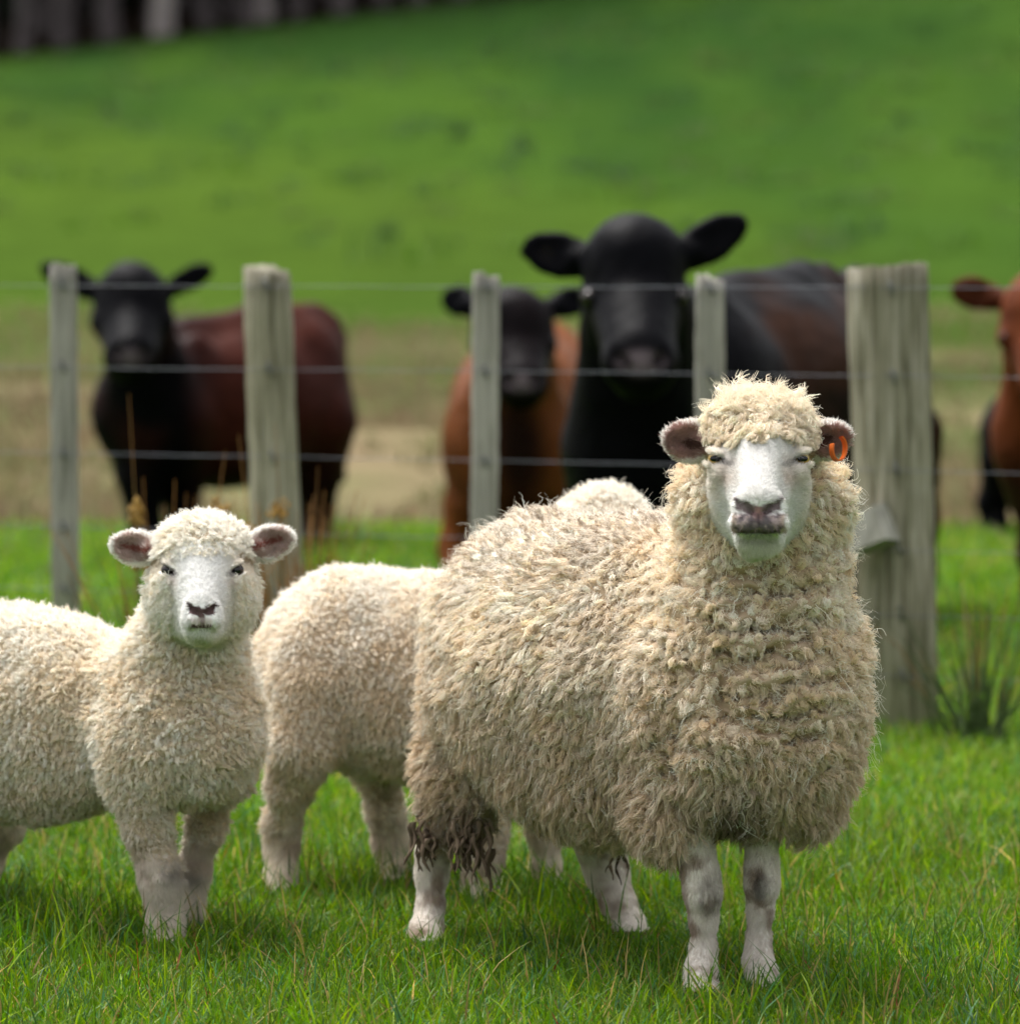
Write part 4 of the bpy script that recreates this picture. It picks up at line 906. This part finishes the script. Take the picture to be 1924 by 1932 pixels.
def build_forest():
    tm = [trunk_mesh(M_BARK, s) for s in (1, 2, 3)]; pm = trunk_mesh(M_PALE, 4); cm = [crown_mesh(s) for s in (5, 6)]
    r = np.random.default_rng(14)
    def tree(x, y, sc, pale, label):
        z = float(height(np.array([x]), np.array([y]))[0]); e = empty('pine_tree', (x, y, z)); e.scale = (sc, sc, sc*(.9+.2*r.random())); e.rotation_euler = (0, 0, r.random()*6.28)
        tag(e, label, 'tree', 'pine trees along the hilltop')
        for nm, me in (('trunk', pm if pale else tm[r.integers(3)]), ('crown', cm[r.integers(2)])):
            o = bpy.data.objects.new(nm, me); COL.objects.link(o); o.parent = e
    def at(u, y): return (u-CU)/FPX*y
    for u, y, s, pale in ((45, 101.2, .8, 0), (125, 101.5, .75, 0), (212, 101.8, .95, 0), (310, 101.3, 1.0, 1), (392, 102.0, .8, 0), (470, 101.7, .75, 0), (505, 102.4, .8, 1), (566, 102.0, .8, 0), (648, 101.6, .85, 0), (722, 102.2, .7, 0), (790, 101.8, .75, 0), (-40, 101.5, .8, 0), (-130, 101.4, .9, 0), (-230, 101.8, .8, 0), (870, 101.8, .8, 0), (990, 102, .8, 0), (1120, 101.7, .9, 0)):
        lab = 'thick pale grey trunk at the front of the hilltop trees' if u == 310 else ('slimmer pale trunk right of the thick pale one in the hilltop trees' if u == 505 else 'dull mauve-grey trunk in the front row of the dark hilltop trees')
        tree(at(u, y), y, s, pale, lab)
    for row, y in enumerate((104.5, 107.5, 111, 115, 120, 126)):
        for x in np.arange(-17, 9, 2.1):
            tree(x+r.normal()*.5+.7*row, y+r.normal()*.7, .8+.3*r.random(), 0, 'trunk half lost in the dark behind the front hilltop trees')
    # dark undergrowth closing the wood behind the trunks
    n = 9000; x = -32+58*r.random(n); y = 112+26*r.random(n)**.7; z = height(x, y)+(.1+5.5*r.random(n)**1.4)*sstep(110, 122, y); s = .35+.5*r.random(n)
    c = np.stack([x, y, z], 1); ax = nrm(r.normal(size=(n, 3))); bx = nrm(np.cross(ax, r.normal(size=(n, 3))))
    V = np.stack([c-ax*s[:, None], c-bx*s[:, None]*.5, c+ax*s[:, None], c+bx*s[:, None]*.5], 1).reshape(-1, 3)
    col = np.repeat(np.array([.016, .024, .013])*(.5+r.random((n, 1))), 4, 0)
    tag(mesh_obj('undergrowth', V, np.arange(4*n).reshape(n, 4), M_NEEDLE, None, col, smooth=False), 'dark tangled undergrowth deep between the hilltop trunks', 'undergrowth', kind='stuff')
    # thistles and weeds dotted over the hill
    rr = np.random.default_rng(77); n = 70; q = np.concatenate([rr.normal(size=(n, 2))*.17, np.zeros((n, 1))], 1)
    V, F, C = blades(q, .18+.28*rr.random(n), .012+.016*rr.random(n), .3+1.1*rr.random(n), np.tile(np.array([.046, .084, .030]), (n, 1))*(.6+.8*rr.random((n, 1))), rr)
    wm = raw_mesh('weed', V, F, M_GRASS, C)
    for i, (u, v) in enumerate(((515, 232), (930, 92), (730, 445), (868, 258), (985, 285), (1350, 132), (1565, 188), (640, 140), (1700, 232), (205, 210))):
        lo, hi = 44., 99.                       # march the ray down to the hill
        for k in range(40):
            mid = (lo+hi)/2; pt = P(u, v, mid)
            if pt[2] > height(pt[:1], pt[1:2])[0]: lo = mid
            else: hi = mid
        pt = P(u, v, lo); o = bpy.data.objects.new('weed_tuft', wm); COL.objects.link(o); o.location = (pt[0], pt[1], float(height(pt[:1], pt[1:2])[0])-.02); s = (.32+.36*rr.random())*(lo/75); o.scale = (s*.8, s*.8, s*1.3); o.rotation_euler = (0, 0, rr.random()*6)
        tag(o, 'small dark weed tuft dotted on the green hillside', 'weed', 'weed tufts on the hillside')
build_forest()

# ------------------------------------------------------------------ fence
def fence_y(x): return 12.2-.358*(x-.932)
def on_fence(u, dy=0):
    a = (u-CU)/FPX; y = (12.2+.358*.932)/(1+.358*a); return a*y, y+dy
def wood_mat(name, c1, c2, c3):
    m, t, o = material(name); tx = N(t, 'TexCoord'); mp = N(t, 'Mapping'); mp.inputs['Scale'].default_value = (22, 22, 1.3); t.links.new(tx.outputs['Object'], mp.inputs['Vector'])
    n = N(t, 'TexNoise', Scale=2.4, Detail=8.0, Roughness=.6); t.links.new(mp.outputs[0], n.inputs['Vector']); cr = N(t, 'ValToRGB'); e = cr.color_ramp.elements; e[0].color = (*c1, 1); e[0].position = .30; e[1].color = (*c3, 1); e[1].position = .72; x = e.new(.5); x.color = (*c2, 1)
    n2 = N(t, 'TexNoise', Scale=3.5, Detail=3.0); t.links.new(tx.outputs['Object'], n2.inputs['Vector']); mr = N(t, 'MapRange'); mr.inputs['To Min'].default_value = .7; mr.inputs['To Max'].default_value = 1.25; t.links.new(n2.outputs['Fac'], mr.inputs['Value'])
    t.links.new(n.outputs['Fac'], cr.inputs[0]); at = N(t, 'Attribute', attribute_name='col'); mx = N(t, 'Mix', data_type='RGBA', blend_type='MULTIPLY'); mx.inputs[0].default_value = 1; t.links.new(cr.outputs[0], mx.inputs[6]); t.links.new(at.outputs['Color'], mx.inputs[7])
    vm = N(t, 'VectorMath', operation='SCALE'); t.links.new(mx.outputs[2], vm.inputs[0]); t.links.new(mr.outputs[0], vm.inputs['Scale'])
    b = N(t, 'BsdfPrincipled', Roughness=.85); b.inputs['Specular IOR Level'].default_value = .15; t.links.new(vm.outputs[0], b.inputs['Base Color']); bu = N(t, 'Bump', Strength=.6, Distance=.01); t.links.new(n.outputs['Fac'], bu.inputs['Height']); t.links.new(bu.outputs[0], b.inputs['Normal']); t.links.new(b.outputs[0], o.inputs[0]); return m
M_POST = wood_mat('weathered_post', (.075, .070, .040), (.27, .25, .175), (.48, .445, .36)); M_BATTEN = wood_mat('grey_batten', (.18, .175, .14), (.36, .345, .30), (.48, .455, .40))
M_WIRE = plain_mat('galvanised_wire', (.19, .20, .23), .6, .3); M_STAPLE = plain_mat('dull_staple', (.10, .11, .11), .5, .5)
def post(name, a, b, ra, rb, mat, parent, seed, square=False, crack=.006):
    "a: foot, b: top (world); slightly uneven round or sawn timber"
    a = np.asarray(a, float); b = np.asarray(b, float); ns = 28; rows = 26; V = []; C = []; F = []; r = np.random.default_rng(seed)
    prof = np.array([noise(np.array([[math.cos(t), math.sin(t), seed]]), 2.5, seed)[0] for t in np.arange(ns)*6.283/ns]); cracks = r.choice(ns, 4, replace=False)
    for i in range(rows+2):
        t = min(i, rows)/rows; c = a+(b-a)*t; rad = ra+(rb-ra)*t
        if i == rows: rad *= .985
        for k in range(ns):
            an = k*6.283/ns
            if square: co, si = math.cos(an), math.sin(an); m = max(abs(co), abs(si)/.62); m = (abs(co)**8+abs(si/.62)**8)**(1/8); R = rad/m
            else: R = rad*(1+.05*prof[k])
            R += -crack*(k in cracks)*(.5+.5*math.sin(i*.7+k)) + .0012*r.normal()
            if i == rows+1: R = 0.0
            p = c+np.array([math.cos(an)*R, math.sin(an)*R, 0])
            if i >= rows: p = p+np.array([0, 0, -.010*math.cos(an+seed)*(i == rows)+.004*r.normal()*(i == rows)])
            V.append(p); g = 1.0
            top = sstep(.93, 1.0, t); foot = sstep(.35, 0, t)
            C.append(np.array([1, 1, 1])*(1-.45*top)*(1-.15*foot)*np.array([1-.12*foot, 1, 1-.28*foot]))
        if i:
            for k in range(ns): F.append([(i-1)*ns+k, (i-1)*ns+(k+1) % ns, i*ns+(k+1) % ns, i*ns+k])
    return mesh_obj(name, np.array(V), np.array(F), mat, parent, np.array(C))
def tube(pts, rad, ns=6):
    pts = np.asarray(pts, float); V = []; F = []
    for i, p in enumerate(pts):
        d = nrm(pts[min(i+1, len(pts)-1)]-pts[max(i-1, 0)]); s = nrm(np.cross(d, [0.01, 0.02, 1.0] if abs(d[2]) < .9 else [1., 0, 0])); q = np.cross(s, d)
        rr = rad[i] if hasattr(rad, '__len__') else rad
        for k in range(ns): V.append(p+rr*(math.cos(k*6.283/ns)*s+math.sin(k*6.283/ns)*q))
        if i:
            for k in range(ns): F.append([(i-1)*ns+k, (i-1)*ns+(k+1) % ns, i*ns+(k+1) % ns, i*ns+k])
    return V, F
WIRES = (1.100, .884, .657, .463, .302, .149)
def build_fence():
    x, y = on_fence(1690); root = empty('fence', (x, y, 0)); tag(root, 'post and wire fence between the sheep and the cattle', 'fence')
    r = np.random.default_rng(3)
    def staples(po, cx, cy, R, hs, lean=(0, 0)):
        for hgt in hs:
            px = cx+lean[0]*hgt; py = cy+lean[1]*hgt-R-.004; V, F = tube([(px-.004, py+.012, hgt+.016), (px-.004, py-.003, hgt+.012), (px, py-.006, hgt), (px+.004, py-.003, hgt-.012), (px+.004, py+.012, hgt-.016)], .0035, 5); mesh_obj('staple', np.array(V), np.array(F), M_STAPLE, po)
    def upr(u0, u1, v0, px_w, name, mat, seed, foot=0.0, square=False, hs=WIRES, taper=1.05, crack=.007):
        cx, cy = on_fence(u0); tx, ty = on_fence(u1); top = P(u1, v0, ty); rad = PX(px_w/2, cy); dy = rad+.003
        po = post(name, (cx, cy+dy, foot), (top[0], ty+dy, top[2]), rad*taper, rad, mat, root, seed, square, crack)
        staples(po, cx, cy+dy, rad*(.62 if square else 1), hs, ((top[0]-cx)/max(.1, top[2]), 0)); return po
    big = upr(1710, 1679, 506, 158, 'strainer_post', M_POST, 4, -.1, taper=.93, crack=.013); big['label'] = 'thick pale round post, the largest of the fence'
    upr(532, 501, 509, 90, 'post', M_POST, 7, -.1, taper=1.1)['label'] = 'round grey-green post with a brown top'
    for u0, u1, v0, s in ((119, 117, 504, 11), (911, 917, 521, 12), (1340, 1341, 526, 13), (-290, -290, 500, 14), (2110, 2105, 520, 15)):
        upr(u0, u1, v0, 50 if u0 < 1000 else 54, 'batten', M_BATTEN, s, .10, True)
    # diagonal stay let into the big post, its sawn end showing
    bx, by = on_fence(1690); e = P(1672, 985, by-.05); f = e+np.array([-.80, .36, -.36]); d = nrm(f-e); s = nrm(np.cross(d, [0, 0, 1])); q = np.cross(s, d); V = []
    for p in (e, f):
        for (k1, k2) in ((-.052, -.040), (.052, -.052), (.046, .050), (-.040, .046)): V.append(p+s*k1+q*k2)
    mesh_obj('stay', np.array(V), np.array([[0, 1, 2, 3], [7, 6, 5, 4], [0, 4, 5, 1], [1, 5, 6, 2], [2, 6, 7, 3], [3, 7, 4, 0]]), M_BATTEN, root, np.ones((8, 3)), smooth=False)['label'] = 'sawn end of a diagonal brace'
    for i, hgt in enumerate(WIRES):
        xs = np.linspace(-3.4, 3.2, 45); pts = [(x, fence_y(x)-.002, hgt+.004*math.sin(x*1.3+i)-.003*r.random()) for x in xs]; V, F = tube(pts, .0011, 5); mesh_obj('wire', np.array(V), np.array(F), M_WIRE, root)
build_fence()

# ------------------------------------------------------------------ rushes by the fence
def rush(u, y, n, hmin, hmax, spread, seed, label, green=.5, seeds=0, extra=()):
    r = np.random.default_rng(seed); x = (u-CU)/FPX*y; root = empty('rush_clump', (x, y, 0)); tag(root, label, 'rushes', 'rush clumps by the fence'); V = []; F = []; C = []; SV = []; SF = []; SCc = []
    def stem(b, tip, w, g, fl):
        pts = []; rad = []; m = 7; n0 = len(V)
        for i in range(m):
            t = i/(m-1); p = b*(1-t)+tip*t; p = p+np.array([0, 0, .10*t*(1-t)*np.linalg.norm((tip-b)[:2])*4]); pts.append(p); rad.append(w*(1-.75*t))
        v, f = tube(pts, rad, 4); V.extend(v); F.extend([[k+n0 for k in q] for q in f]); brown = np.array([.34, .17, .055])*(.6+.6*r.random()); gr = np.array([.06, .095, .03])
        for i in range(m):
            t = i/(m-1); k = np.clip((t-g)/.3, 0, 1); C.extend([gr*(1-k)+brown*k]*4)
        if fl:
            c0 = b*(1-fl)+tip*fl
            for q in range(16):
                o = c0+r.normal(size=3)*np.array([.010, .010, .016]); s = .005+.004*r.random(); k = len(SV)
                for dd in ((1, 0, 0), (-1, 0, 0), (0, 1, 0), (0, -1, 0), (0, 0, 1.6), (0, 0, -1.6)): SV.append(o+np.array(dd)*s)
                for a in ((0, 2, 4), (2, 1, 4), (1, 3, 4), (3, 0, 4), (2, 0, 5), (1, 2, 5), (3, 1, 5), (0, 3, 5)): SF.append([k+z for z in a])
                SCc.extend([np.array([.40, .24, .06])*(.6+.6*r.random())]*6)
    for i in range(n):
        b = np.array([x+r.normal()*spread*.28, y+r.normal()*.05, -.02]); hh = hmin+(hmax-hmin)*r.random()**1.3; tip = b+np.array([r.normal()*spread, r.normal()*.12, hh]); stem(b, tip, .0028+.0014*r.random(), green+.25*r.normal(), (.78 if r.random() < seeds else 0))
    for (u0, v0, fl, w) in extra:
        tip = P(u0, v0, y); b = np.array([x+(tip[0]-x)*.35, y, -.02]); stem(b, tip, w, .55, fl)
    mesh_obj('stems', np.array(V), np.array(F), M_RUSH, root, np.array(C))
    if SV: mesh_obj('seed_heads', np.array(SV), np.array(SF), M_RUSH, root, np.array(SCc), smooth=False)['kind'] = 'stuff'
rush(300, 11.7, 80, .30, .62, .16, 21, 'thin brown rushes behind the left lamb', .45, .12, ((243, 742, .68, .0028), (330, 905, 0, .003), (352, 930, 0, .003), (368, 935, 0, .003), (425, 850, .80, .003), (270, 900, 0, .003)))
rush(555, 11.6, 150, .36, .66, .12, 22, 'fan of orange-brown rushes at the round post', .32, .08, ((612, 925, 0, .0035), (625, 950, 0, .0035), (600, 880, 0, .003), (520, 800, .75, .003), (450, 820, .70, .003), (640, 1010, 0, .003)))
rush(1850, 11.9, 70, .15, .42, .09, 23, 'dark green rushes right of the big post', .8, 0)
# ------------------------------------------------------------------ cattle
def cow_head(md, u, v, Z, w, top, muz, mz_w, nose_dz, tg='head'):
    "u,v forehead centre; w half width px; top v; muz (u,v); mz_w half width px"
    S = lambda px: PX(px, Z)
    md.ell(P(u, v, Z), (S(w), S(w)*1.05, S(v-top)), None, .05, tg)
    md.rc(P(u, v+.3*(muz[1]-v), Z-.02), P(muz[0], muz[1]-.10*(muz[1]-v), Z-nose_dz), S(w)*.93, S(mz_w)*1.02, .05, tg)
    md.ell(P(muz[0], muz[1], Z-nose_dz-.015), (S(mz_w), S(mz_w)*.85, S(mz_w)*.72), None, .04, tg)
    md.ell(P(muz[0], muz[1]+.16*(muz[1]-v), Z-nose_dz+.035), (S(mz_w)*.72, S(mz_w)*.8, S(mz_w)*.5), None, .03, tg)
    md.rc(P(muz[0], muz[1]+.05*(muz[1]-v), Z-nose_dz+.06), P(u, v+.45*(muz[1]-v), Z+.10), S(mz_w)*.75, S(w)*.75, .05, tg)
    for sx in (-1, 1):
        md.ell(P(u+sx*w*.80, v+.34*(muz[1]-v), Z-.045), (S(w)*.26, S(w)*.35, S(w)*.22), None, .04, tg)
        md.ell(P(muz[0]+sx*mz_w*.52, muz[1]-mz_w*.22, Z-nose_dz-S(mz_w)*.86), (S(mz_w)*.20, S(mz_w)*.2, S(mz_w)*.15), None, .02, tg, 'sub')
def cow_ear(md, b, t, hw, Z, drop=.02):
    B = P(*b, Z+.02); T = P(*t, Z+.05); R = frame(T-B, np.array([0, -1., .1])); L = np.linalg.norm(T-B); c = (B+T)/2; w = PX(hw, Z)
    md.ell(c, (L*.56, .020, w), R, .02, 'ear'); md.ell(c+R[1]*.022, (L*.48, .018, w*.8), R, .01, 'ear', 'sub'); md.rc(B-(T-B)*.25, B+(T-B)*.15, w*.6, w*.55, .03, 'ear')
def finish_cow(md, name_label, base, eyes, Z, colour, muzzle, group='cattle behind the fence', h=.013, tagpos=None):
    md.disp = lambda X: -.007*noise(X, 8, 2)-.002*noise(X, 30, 3)
    V, F, Nn = md.mesh(h); tg, D = md.tags(V); u, v = project(V); col = colour(V, u, v, tg)
    (mu, mv, mw) = muzzle
    k = np.exp(-(((u-mu)/mw)**2+((v-mv)/(mw*.55))**2)**2)*(V[:, 1] < Z-.12)*.8; col = col*(1-k[:, None])+np.array([.15, .12, .13])*k[:, None]
    for sx in (-1, 1):
        nk = np.exp(-(((u-mu-sx*mw*.62)/(mw*.28))**2+((v-mv)/(mw*.22))**2)**2)*(V[:, 1] < Z-.12); col = col*(1-nk[:, None])+np.array([.008, .006, .006])*nk[:, None]
    col[V[:, 2] < .05] = (.02, .018, .016)
    base = np.array(base); base[2] = 0; root = empty('cow', base); tag(root, name_label, 'cow', group); mesh_obj('body', V, F, M_COW, root, col)
    for (eu, ev, ez, sx) in eyes: eye_part(root, P(eu, ev, ez), .021, (sx*.6, -1, 0), M_EYE_DARK, .4)
    if tagpos is not None: V, F = tube([P(*tagpos)+np.array([0, .0, 0]), P(*tagpos)+np.array([0, -.012, 0])], .014, 10); mesh_obj('ear_button', np.array(V), np.array(F), M_BUTTON, root)
M_BUTTON = plain_mat('yellow_button', (.30, .24, .06), .5, .3)
def legs(md, L, k=.05):
    for pts in L: md.chain([(P(u, v, z), r) for (u, v, z, r) in pts], k, 'leg')
def fv(z): return VH+CAM_H*FPX/z
BLACK = np.array([.0020, .0020, .0030])
def build_cattle():
    # big black one, head on, body going back to the right
    md = Model(); cow_head(md, 1197, 500, 13.75, 97, 402, (1208, 690), 66, .26)
    cow_ear(md, (1110, 492), (985, 466), 44, 13.8); cow_ear(md, (1285, 490), (1402, 415), 40, 13.8)
    md.rc(P(1205, 590, 13.95), P(1200, 830, 14.15), .16, .20, .08); md.ell(P(1195, 880, 14.2), (.185, .24, .27), None, .08)
    h = nrm(np.array([-.55, -1.0, 0])); RB = np.stack([h, [-h[1], h[0], 0], [0, 0, 1.]])
    md.ell(P(1430, 745, 14.95), (.74, .31, .36), RB, .09); md.ell(P(1585, 715, 15.4), (.34, .27, .30), RB, .06); md.ell(P(1300, 760, 14.4), (.34, .26, .33), RB, .07); md.rc(P(1330, 580, 14.6), P(1545, 528, 15.3), .07, .06, .07); md.ell(P(1500, 560, 15.2), (.08, .08, .10), RB, .05); md.ell(P(1615, 560, 15.45), (.10, .09, .10), RB, .05); md.ell(P(1340, 700, 14.35), (.16, .08, .26), RB, .05)
    legs(md, (((1140, 960, 14.2, .11), (1135, 1090, 14.2, .065), (1135, 1180, 14.2, .05), (1135, fv(14.1)-8, 14.1, .06)), ((1250, 960, 14.4, .10), (1255, 1090, 14.4, .065), (1255, 1180, 14.4, .05), (1255, fv(14.3)-8, 14.3, .06)),
              ((1580, 850, 15.3, .16), (1590, 1000, 15.4, .075), (1605, 1100, 15.35, .055), (1605, fv(15.3)-8, 15.3, .06)), ((1690, 830, 15.6, .15), (1722, 980, 15.75, .075), (1730, 1080, 15.7, .055), (1730, fv(15.6)-8, 15.6, .06))))
    md.rc(P(1725, 660, 15.75), P(1748, 1000, 15.8), .035, .03, .03)
    def c1(V, u, v, tg):
        k = (sstep(1380, 1480, u)*sstep(-.15, .45, fbm(V*np.array([1, 1, 1.6]), 3.2, 4)+.25*sstep(1500, 1600, u)))[:, None]*.9
        return BLACK*(1-k)+np.array([.035, .014, .0075])*k
    finish_cow(md, 'large black cow with raised head, ears spread, behind the ewe', P(1300, 1200, 14.6), ((1112, 560, 13.66, -1), (1283, 560, 13.66, 1)), 13.75, c1, (1210, 684, 44), tagpos=(1032, 478, 13.74))
    # dark brown one on the left
    md = Model(); cow_head(md, 249, 572, 18.0, 72, 488, (246, 676), 46, .22); cow_ear(md, (186, 552), (80, 503), 27, 18.05); cow_ear(md, (312, 552), (396, 505), 24, 18.05)
    md.rc(P(262, 620, 18.15), P(290, 770, 18.3), .13, .19, .08)
    h = nrm(np.array([-1.0, -.75, 0])); RB = np.stack([h, [-h[1], h[0], 0], [0, 0, 1.]])
    md.ell(P(420, 770, 18.6), (.56, .25, .30), RB, .08); md.ell(P(555, 710, 18.85), (.22, .19, .25), RB, .05); md.ell(P(300, 800, 18.35), (.20, .20, .25), RB, .06); md.rc(P(345, 630, 18.5), P(470, 608, 18.7), .06, .05, .07); md.rc(P(470, 608, 18.7), P(590, 590, 18.95), .05, .045, .06); md.ell(P(612, 625, 18.95), (.07, .07, .08), RB, .05); md.ell(P(600, 800, 18.85), (.12, .13, .26), RB, .05); md.ell(P(370, 730, 18.35), (.10, .07, .20), RB, .05)
    legs(md, (((265, 900, 18.3, .10), (275, 1000, 18.3, .055), (278, 1050, 18.3, .045), (278, fv(18.2)-7, 18.2, .05)), ((340, 900, 18.4, .09), (345, 1000, 18.45, .055), (345, 1050, 18.45, .045), (345, fv(18.3)-7, 18.35, .05)),
              ((600, 800, 18.8, .15), (592, 900, 18.85, .085), (600, 960, 18.9, .055), (596, 1010, 18.85, .045), (592, fv(18.8)-7, 18.8, .05)), ((560, 850, 19.1, .12), (560, 950, 19.1, .06), (562, fv(19)-7, 19.1, .05))))
    md.rc(P(640, 640, 18.95), P(640, 900, 18.98), .03, .025, .03)
    def c2(V, u, v, tg):
        red = np.array([.046, .0115, .007]); k = (sstep(330, 430, u)*.75+.35*sstep(-.1, .5, fbm(V, 3.5, 6)))[:, None]*((tg != 'head') & (tg != 'ear'))[:, None]
        k = np.clip(k, 0, 1)*(1-.65*sstep(800, 930, v))[:, None]; return BLACK*(1-k)+red*k
    finish_cow(md, 'dark reddish-brown cow with a black head, leftmost behind the fence', P(420, 1080, 18.6), ((190, 612, 17.93, -1), (308, 612, 17.93, 1)), 18.0, c2, (246, 674, 32))
    # brown calf between them
    md = Model(); cow_head(md, 968, 610, 16.9, 76, 538, (985, 728), 46, .20); cow_ear(md, (892, 578), (838, 556), 30, 16.95); cow_ear(md, (1042, 578), (1108, 560), 30, 16.95)
    md.rc(P(975, 680, 17.05), P(965, 820, 17.2), .13, .19, .08); md.ell(P(962, 850, 17.25), (.235, .27, .30), None, .08)
    h = nrm(np.array([-.12, -1.0, 0])); RB = np.stack([h, [-h[1], h[0], 0], [0, 0, 1.]]); md.ell(P(985, 780, 17.8), (.60, .255, .30), RB, .1); md.ell(P(1010, 740, 18.2), (.28, .23, .27), RB, .08)
    legs(md, (((880, 960, 17.2, .085), (862, 1030, 17.2, .055), (860, fv(17.1)-7, 17.1, .05)), ((1040, 940, 17.2, .085), (1040, 1030, 17.2, .055), (1040, fv(17.1)-7, 17.1, .05)), ((930, 940, 18.4, .1), (930, fv(18.4)-7, 18.4, .05)), ((1090, 940, 18.4, .1), (1090, fv(18.4)-7, 18.4, .05))))
    def c3(V, u, v, tg):
        red = np.array([.155, .049, .013]); k = np.ones(len(V))*(1-.85*sstep(850, 1000, v)*sstep(-.6, .2, noise(V, 4, 3)))*(1-.9*np.exp(-(((u-978)/52)**2+((v-840)/110)**2)**2)); k[(tg == 'head')] = .025; k[tg == 'ear'] = 0; k = k*(.75+.35*noise(V, 5, 8))
        k = np.clip(k, 0, 1)[:, None]; return BLACK*1.3*(1-k)+red*k
    finish_cow(md, 'tan-brown calf with a dark head, standing close beside the large black cow', P(965, 1090, 17.3), ((905, 640, 16.83, -1), (1034, 640, 16.83, 1)), 16.9, c3, (986, 722, 32))
    # chestnut one leaving the frame on the right
    md = Model(); cow_head(md, 1972, 590, 15.6, 84, 500, (1985, 730), 54, .22); cow_ear(md, (1893, 566), (1800, 545), 33, 15.65); cow_ear(md, (2050, 566), (2140, 545), 33, 15.65)
    md.rc(P(1985, 650, 15.8), P(1990, 810, 15.95), .15, .19, .08); md.ell(P(1995, 840, 16.0), (.20, .24, .27), None, .08); h = nrm(np.array([-.7, -1.0, 0])); RB = np.stack([h, [-h[1], h[0], 0], [0, 0, 1.]]); md.ell(P(2190, 770, 16.6), (.65, .28, .32), RB, .1)
    legs(md, (((1960, 930, 16.0, .08), (1955, 1040, 16.0, .055), (1955, fv(15.9)-7, 15.9, .05)), ((2040, 930, 16.0, .08), (2040, 1040, 16.0, .055), (2040, fv(15.9)-7, 15.9, .05)), ((2270, 900, 17, .1), (2270, fv(17)-7, 17, .05)), ((2340, 900, 17.1, .1), (2340, fv(17.1)-7, 17.1, .05))))
    def c4(V, u, v, tg):
        k = np.clip(.8+.4*noise(V, 5, 8), 0, 1)[:, None]; c = np.array([.06, .018, .010])*(1-k)+np.array([.135, .036, .011])*k; c[tg == 'ear'] *= .55; d = sstep(800, 930, v)[:, None]*.8; return c*(1-d)+BLACK*2*d
    finish_cow(md, 'chestnut cow half out of the picture at the right edge', P(2080, 1110, 16.3), ((1900, 636, 15.52, -1), (2045, 636, 15.52, 1)), 15.6, c4, (1985, 724, 36))
    # black calf behind it, only flank and hind leg in view
    md = Model(); h = nrm(np.array([1.0, .2, 0])); RB = np.stack([h, [-h[1], h[0], 0], [0, 0, 1.]])
    md.ell(P(2140, 830, 19.4), (.50, .21, .235), RB, .08); md.ell(P(1925, 815, 19.35), (.15, .17, .17), RB, .06); md.ell(P(1902, 840, 19.3), (.10, .12, .20), RB, .05); cow_head(md, 2300, 700, 19.6, 66, 630, (2345, 770), 42, .18); cow_ear(md, (2235, 690), (2170, 690), 22, 19.65); cow_ear(md, (2365, 690), (2430, 690), 22, 19.65); md.rc(P(2180, 790, 19.45), P(2290, 720, 19.6), .17, .13, .08)
    legs(md, (((1890, 880, 19.3, .085), (1872, 950, 19.35, .055), (1880, 1000, 19.33, .045), (1879, fv(19.3)-6, 19.28, .045)), ((1960, 880, 19.55, .10), (1950, 960, 19.6, .05), (1950, fv(19.55)-6, 19.55, .045)), ((2140, 900, 19.35, .08), (2140, fv(19.3)-6, 19.3, .045)), ((2180, 900, 19.6, .08), (2180, fv(19.6)-6, 19.6, .045))))
    finish_cow(md, 'black calf farther back, only its flank and hind leg showing beside the chestnut cow', P(2000, 1000, 19.4), ((2245, 735, 19.53, -1), (2352, 735, 19.53, 1)), 19.6, lambda V, u, v, tg: np.tile(BLACK, (len(V), 1)), (2345, 766, 28))
build_cattle()
build_ewe(); build_lamb_left(); build_lamb_behind()
